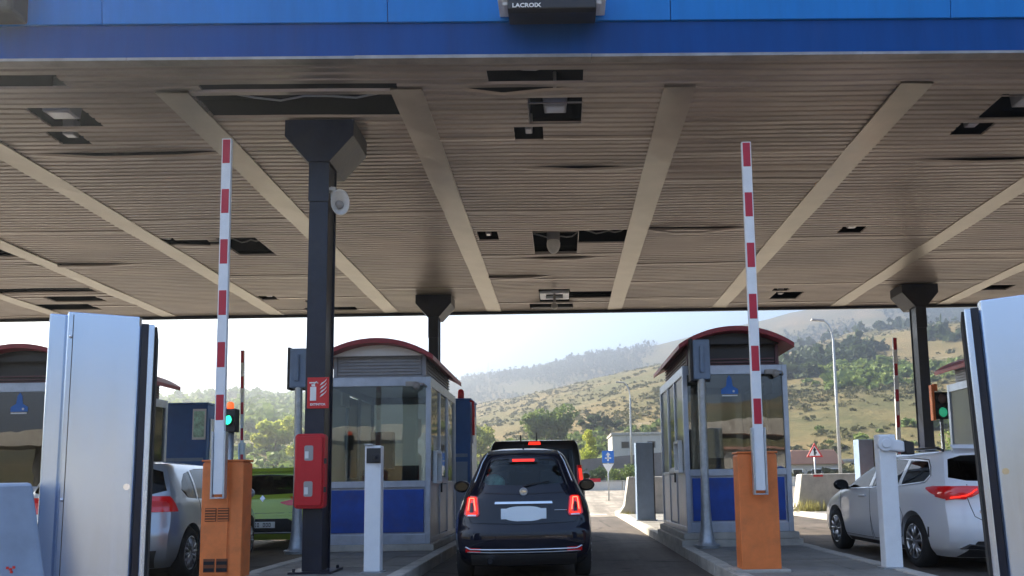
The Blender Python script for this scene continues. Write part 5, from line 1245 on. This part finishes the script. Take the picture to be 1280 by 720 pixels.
# buildings behind the exit
def building(px0, px1, ytop, Y, label, wall, roofm, flat=True, d=10, H=None, name='low_building', cat='building'):
    a_, c_ = at(px0, ytop, Y=Y), at(px1, ytop, Y=Y); w = c_.x-a_.x; x = (a_.x+c_.x)/2; g0 = min(gz(x-w/2,Y), gz(x+w/2,Y), gz(x,Y+d))
    t = empty(name, (x, Y, g0-.3), label, cat); H = a_.z-t.location.z
    if flat:
        b = MB(); b.box(-w/2,w/2,0,d,0,H-.35); b.build('wall', wall, t)
        b = MB(); b.box(-w/2-.15,w/2+.15,-.15,d+.15,H-.349,H); b.build('roof', roofm, t, bevel=.05)
        n = max(2, int(w/3))
        for i in range(n):
            wx = -w/2+w*(i+.5)/n; fm = MB(); fm.box(wx-.6,wx+.6,-.04,-.002,H-2.2,H-1.2); f_ = fm.build('window', M['floodbody'], t)
            gm = MB(); gm.box(wx-.52,wx+.52,-.05,-.041,H-2.12,H-1.28); gm.build('pane', M['trimblack'], f_)
        p_ = MB()
        for i in range(1, int(w/2)): p_.box(-w/2+i*2-.03,-w/2+i*2+.03,-.03,-.001,0,H-.36)
        p_.build('panel_joint', M['concrete'], t)
    else:
        e = H*.55
        b = MB(); b.prism([(-w/2+.3,0),(w/2-.3,0),(w/2-.3,e),(-w/2+.3,e)], 'y', .3, d-.3); b.build('wall', wall, t)
        b = MB(); b.prism([(-w/2,e),(w/2,e),(w/2*.62,H),(-w/2*.9,H)], 'y', 0, d); b.build('roof', roofm, t, bevel=.05)
        for i in range(3):
            wx = -w/2+w*(i+.5)/3; fm = MB(); fm.box(wx-.5,wx+.5,.24,.298,e-1.3,e-.4); f_ = fm.build('window', M['signwhite'], t); gm = MB(); gm.box(wx-.42,wx+.42,.22,.238,e-1.22,e-.48); gm.build('pane', M['trimblack'], f_)
    return t
building(765, 830, 541, 105, 'low pale panelled building with flat roof left of the right booth', M['palewall'], M['concrete'])
building(985, 1056, 563, 72, 'long low building with faded pink sloping roof behind the warning triangle', M['palewall'], M['pinkroof'], flat=False, d=8)
building(1040, 1160, 574, 90, 'low pale building with flat roof behind the white estate car', M['palewall'], M['concrete'])
# dark retaining wall on the slope
a_ = at(690, 574, Y=74); c_ = at(770, 572, Y=74)
t = empty('retaining_wall', ((a_.x+c_.x)/2, 74, gz(a_.x,74)-1), 'dark grey retaining wall above the shrubs behind the blue round sign', 'wall')
w = (c_.x-a_.x)+3; b = MB(); b.prism([(-w/2,0),(w/2+3,0),(w/2+3,a_.z-t.location.z+.5),(-w/2,a_.z-t.location.z-.4)], 'y', 0, .8); b.build('wall_face', mat('dark_stone_wall', (.15,.145,.15), .95, var=.25, vscale=.8, bump=.5, bscale=3), t)

# overpass and office block behind the camera (seen mirrored in the booth glass)
t = empty('road_overpass', (6, -42, 0), 'pale concrete road overpass on round piers behind the camera', 'bridge')
b = MB(); b.box(-60,60,0,7,4.6,5.5); b.box(-60,60,-.3,.0,5.2,6.2); b.build('deck', M['concrete'], t)
for x in (-48,-32,-16,0,16,32,48): b = MB(); b.cyl((x,3.5,-.2),(x,3.5,4.6),.55); b.build('pier', M['concrete'], t)
t = empty('office_block', (16, -34, 0), 'low cream office block with a blue door behind the camera', 'building')
b = MB(); b.box(-8,8,-4,0,0,3.3); b.build('wall', M['palewall'], t)
b = MB(); b.box(-8.3,8.3,-4.3,.3,3.3,3.5); b.build('roof', M['pinkroof'], t)
for x in (-6,-3,3,6): b = MB(); b.box(x-.6,x+.6,.002,.06,1.1,2.2); b.build('window', M['trimblack'], t)
b = MB(); b.box(-.55,.55,.002,.06,0,2.2); b.build('door', M['bluep'], t)

# ------------------------------------------------------------------ vegetation
def leafmat(name, c1, c2, sc=.5):
    m = bpy.data.materials.new(name); m.use_nodes = True; n = m.node_tree; L = n.links; p = n.nodes['Principled BSDF']; p.inputs['Roughness'].default_value = .7; p.inputs['Specular IOR Level'].default_value = .25
    tc = n.nodes.new('ShaderNodeTexCoord'); nz = n.nodes.new('ShaderNodeTexNoise'); nz.inputs['Scale'].default_value = sc; nz.inputs['Detail'].default_value = 6; L.new(tc.outputs['Object'], nz.inputs[0])
    r = n.nodes.new('ShaderNodeValToRGB'); r.color_ramp.elements[0].position = .35; r.color_ramp.elements[1].position = .65; r.color_ramp.elements[0].color = (*c1,1); r.color_ramp.elements[1].color = (*c2,1); L.new(nz.outputs[0], r.inputs[0]); L.new(r.outputs[0], p.inputs['Base Color'])
    tr = n.nodes.new('ShaderNodeBsdfTranslucent'); L.new(r.outputs[0], tr.inputs[0]); mx = n.nodes.new('ShaderNodeMixShader'); mx.inputs[0].default_value = .35
    L.new(p.outputs[0], mx.inputs[1]); L.new(tr.outputs[0], mx.inputs[2]); L.new(mx.outputs[0], n.nodes['Material Output'].inputs[0]); return m
LM = dict(scrub=leafmat('scrub_leaves', (.065,.072,.032), (.13,.125,.058), .08), pine=leafmat('pine_needles', (.025,.045,.022), (.065,.09,.04), .05),
          green=leafmat('green_leaves', (.08,.13,.035), (.20,.25,.07)), yellow=leafmat('yellow_green_leaves', (.20,.26,.04), (.42,.42,.09)), bright=leafmat('bright_yellow_leaves', (.34,.40,.05), (.55,.55,.12)), dark=leafmat('dark_leaves', (.025,.05,.02), (.07,.11,.035)))
def cards(C, S, flat=0.0, rng=RNG):
    """one random leaf-clump quad per centre C (n,3) of size S (n,)"""
    n = len(C); u = rng.normal(size=(n,3)); u /= np.linalg.norm(u, axis=1)[:,None]; w = rng.normal(size=(n,3)); w -= u*(w*u).sum(1)[:,None]; w /= np.linalg.norm(w, axis=1)[:,None]
    S = S[:,None]; asp = rng.uniform(.5,1,(n,1))
    q = np.stack([C-u*S-w*S*asp*.6, C+u*S*.9-w*S*asp, C+u*S+w*S*asp*.7, C-u*S*.8+w*S*asp], 1)
    return q.reshape(-1, 3)
def quadmesh(name, V, m, parent=None):
    n = len(V)//4; me = bpy.data.meshes.new(name); me.vertices.add(len(V)); me.vertices.foreach_set('co', V.astype(np.float32).ravel())
    me.loops.add(4*n); me.loops.foreach_set('vertex_index', np.arange(4*n, dtype=np.int32)); me.polygons.add(n); me.polygons.foreach_set('loop_start', np.arange(0,4*n,4, dtype=np.int32)); me.update(calc_edges=True)
    me.materials.append(m); o = bpy.data.objects.new(name, me); COL.objects.link(o); o.parent = parent; return o
def tree(px, ytop, Y, wpx, label, kind, lm, name='leafy_tree', cat='tree', n=2600, group='trees beyond the toll plaza', ybase=None):
    p = at(px, ytop, Y=Y); g0 = gz(p.x, Y); H = max(1.5, p.z-g0); Wd = wpx/F_PX*Y/2
    t = empty(name, (p.x, Y, g0-.1), label, cat, group)
    rnd = np.random.default_rng(int(px*7+Y))
    b = MB(); tw = max(.06, H*.018)
    top = (.1*tw, 0, H*.75); b.tube([(0,0,-.3),(tw*.5,0,H*.25),(-tw*.4,0,H*.5),top], [tw*1.3,tw,tw*.7,tw*.25], 8)
    for k in range(7):
        a_ = rnd.uniform(0,6.28); z = H*rnd.uniform(.25,.6); r_ = Wd*rnd.uniform(.4,.75); b.tube([(0,0,z),(r_*.5*math.cos(a_),r_*.5*math.sin(a_),z+H*.10),(r_*math.cos(a_),r_*math.sin(a_),z+H*.18)], [tw*.5,tw*.3,tw*.1], 6)
    b.build('trunk', M['bark'], t)
    if kind == 'round':
        nc = 22; cc = rnd.normal(size=(nc,3)); cc /= np.linalg.norm(cc, axis=1)[:,None]; cc *= rnd.uniform(.35,.85,(nc,1)); cc[:,2] = np.clip(cc[:,2], -.75, 1)
        C0 = cc*[Wd,Wd,H*.40]+[0,0,H*.58]; rr = rnd.uniform(.22,.42,nc)*min(Wd,H*.5)
    elif kind == 'spire':
        nc = 18; h = np.linspace(.12,.95,nc); a_ = rnd.uniform(0,6.28,nc); ra = (1-h)**.7*.6; C0 = np.stack([Wd*ra*np.cos(a_), Wd*ra*np.sin(a_), h*H], 1); rr = Wd*(.25+.5*(1-h))
    else:
        nc = 26; C0 = np.stack([rnd.uniform(-1,1,nc)*Wd, rnd.uniform(-1,1,nc)*Wd*.6, rnd.uniform(.2,.85,nc)*H], 1); rr = rnd.uniform(.2,.35,nc)*H
    idx = rnd.integers(0, nc, n); d = rnd.normal(size=(n,3)); d /= np.linalg.norm(d, axis=1)[:,None]; C = C0[idx]+d*(rr[idx]*rnd.uniform(.55,1.05,n))[:,None]*[1,1,.8]; C[:,2] = np.maximum(C[:,2], .1)
    S = rnd.uniform(.5,1.2,n)*max(.09, min(.35, Wd*.055))
    quadmesh('crown', cards(C, S, rng=rnd), lm, t); return t
tree(688, 500, 125, 78, 'large rounded pale green tree above the black van roof', 'round', LM['green'], n=5000)
tree(735, 536, 78, 34, 'small bright yellow green pointed tree right of the black van', 'spire', LM['bright'], 'pointed_tree', n=3500)
tree(600, 525, 120, 60, 'yellow green tree showing beside the blue kiosk', 'round', LM['yellow'], n=3000)
tree(632, 545, 110, 50, 'low green tree above the left side of the van roof', 'round', LM['green'])
tree(748, 518, 150, 66, 'dark green tree behind the small yellow green one', 'round', LM['dark'], n=3500)
tree(345, 520, 130, 80, 'hazy yellow green tree above the green car', 'round', LM['bright'], n=4000)  # bright leaf colour imitates sun glare washing over the crown
tree(393, 540, 110, 66, 'hazy green tree partly behind the dark front pillar', 'round', LM['yellow'], n=3000)  # leaf colour paled in place of glare over the tree
tree(290, 532, 140, 70, 'hazy green tree behind the left barrier arm', 'round', LM['yellow'], n=3000)  # glare put into the paler leaf colour
tree(232, 525, 150, 60, 'hazy dark tree behind the blue kiosk with the notice', 'round', LM['dark'], n=3000)
tree(745, 583, 65, 26, 'dense dark shrub left of the blue round sign', 'bush', LM['dark'], 'shrub', 'shrub', 1500, 'shrubs below the retaining wall')
tree(775, 580, 66, 30, 'green shrub right of the blue round sign', 'bush', LM['green'], 'shrub', 'shrub', 1500, 'shrubs below the retaining wall')
tree(797, 578, 67, 34, 'dark shrub at the foot of the distant street lamp', 'bush', LM['dark'], 'shrub', 'shrub', 1500, 'shrubs below the retaining wall')
tree(1200, 530, 60, 30, 'pale green shrub beside the soft green traffic light', 'bush', LM['green'], 'shrub', 'shrub', 1500, 'shrubs below the retaining wall')

def scatter(name, n, rmin, rmax, a0, a1, dens, smin, smax, tall, ncard, m):
    r = np.sqrt(RNG.uniform(rmin**2, rmax**2, n*6)) if rmax < 500 else np.exp(RNG.uniform(np.log(rmin), np.log(rmax), n*6)); a = RNG.uniform(a0, a1, n*6)
    x, y = r*np.sin(a), r*np.cos(a); k = dens(x, y, r, a) > RNG.uniform(0, 1, n*6); x, y, r = x[k][:n], y[k][:n], r[k][:n]
    z = height(x, y); n = len(x); s = RNG.uniform(smin, smax, n)*(.6+.8*RNG.uniform(0,1,n)**2)
    c = np.repeat(np.stack([x,y,z],1), ncard, 0); ss = np.repeat(s, ncard); N = len(c)
    d = RNG.normal(size=(N,3)); d /= np.linalg.norm(d, axis=1)[:,None]; d[:,2] = np.abs(d[:,2])
    if tall > 1.4:
        h = RNG.uniform(.05,1,N); d[:,0] *= (1.08-h)*.9; d[:,1] *= (1.08-h)*.9; off = np.stack([d[:,0]*ss, d[:,1]*ss, h*ss*tall], 1)
    else: off = d*ss[:,None]*[1,1,tall]*RNG.uniform(.6,1,(N,1))
    o = quadmesh(name, cards(c+off, ss*RNG.uniform(.22,.48,N)), m); tag(o, kind='stuff'); return o
def d_scrub(x, y, r, a):
    f = fbm(x/42, y/42, 5, 21); g_ = fbm(x/9+50, y/9, 3, 5); return np.clip((f*2.6+.35+g_*.7), .03, 1)*np.where(a > .0, 1, .9)
scatter('hillside_scrub', 13000, 75, 520, -.62, .80, d_scrub, .35, 1.05, .7, 12, LM['scrub'])
scatter('valley_bushes', 600, 70, 150, -.62, .75, lambda x,y,r,a: np.clip(fbm(x/15,y/15,3,31)*2+.3,0,1), .7, 1.5, .9, 34, LM['green'])
scatter('green_thicket', 260, 85, 230, .22, .62, lambda x,y,r,a: np.clip(fbm(x/22,y/22,3,61)*4-.6,0,1), 1.1, 2.4, .9, 40, LM['green'])
# pine wood: left hill and the high ridge
def d_pine(x, y, r, a):
    f = fbm(x/120, y/120, 4, 44)
    return np.clip(f*3+.55, 0, 1)*np.clip((r-560)/200,.15,1)
scatter('ridge_pine_wood', 14000, 560, 1000, -.25, .80, d_pine, 1.5, 3.0, 2.0, 10, LM['pine'])
scatter('left_hill_wood', 5000, 190, 520, -.75, -.13, lambda x,y,r,a: np.clip(fbm(x/50,y/50,4,8)*2.2+.75,0,1), 1.6, 3.6, 1.3, 16, LM['green'])
def d_gully(x, y, r, a): return np.clip(fbm(x/60,y/60,4,77)*4-.3, 0, 1)
scatter('gully_wood', 1600, 200, 620, .22, .80, d_gully, 1.6, 3.4, 1.5, 18, LM['pine'])

# ------------------------------------------------------------------ haze
hm = bpy.data.materials.new('haze_air'); hm.use_nodes = True; n = hm.node_tree; n.nodes.clear()
o_ = n.nodes.new('ShaderNodeOutputMaterial'); pv = n.nodes.new('ShaderNodeVolumePrincipled'); pv.inputs['Color'].default_value = (.82,.90,1,1); pv.inputs['Density'].default_value = HAZE; pv.inputs['Anisotropy'].default_value = .75
n.links.new(pv.outputs[0], o_.inputs['Volume'])
b = MB(); b.box(-2700,2700,-2700,2700,-30,260); hz_ = b.build('haze', hm); tag(hz_, kind='stuff')
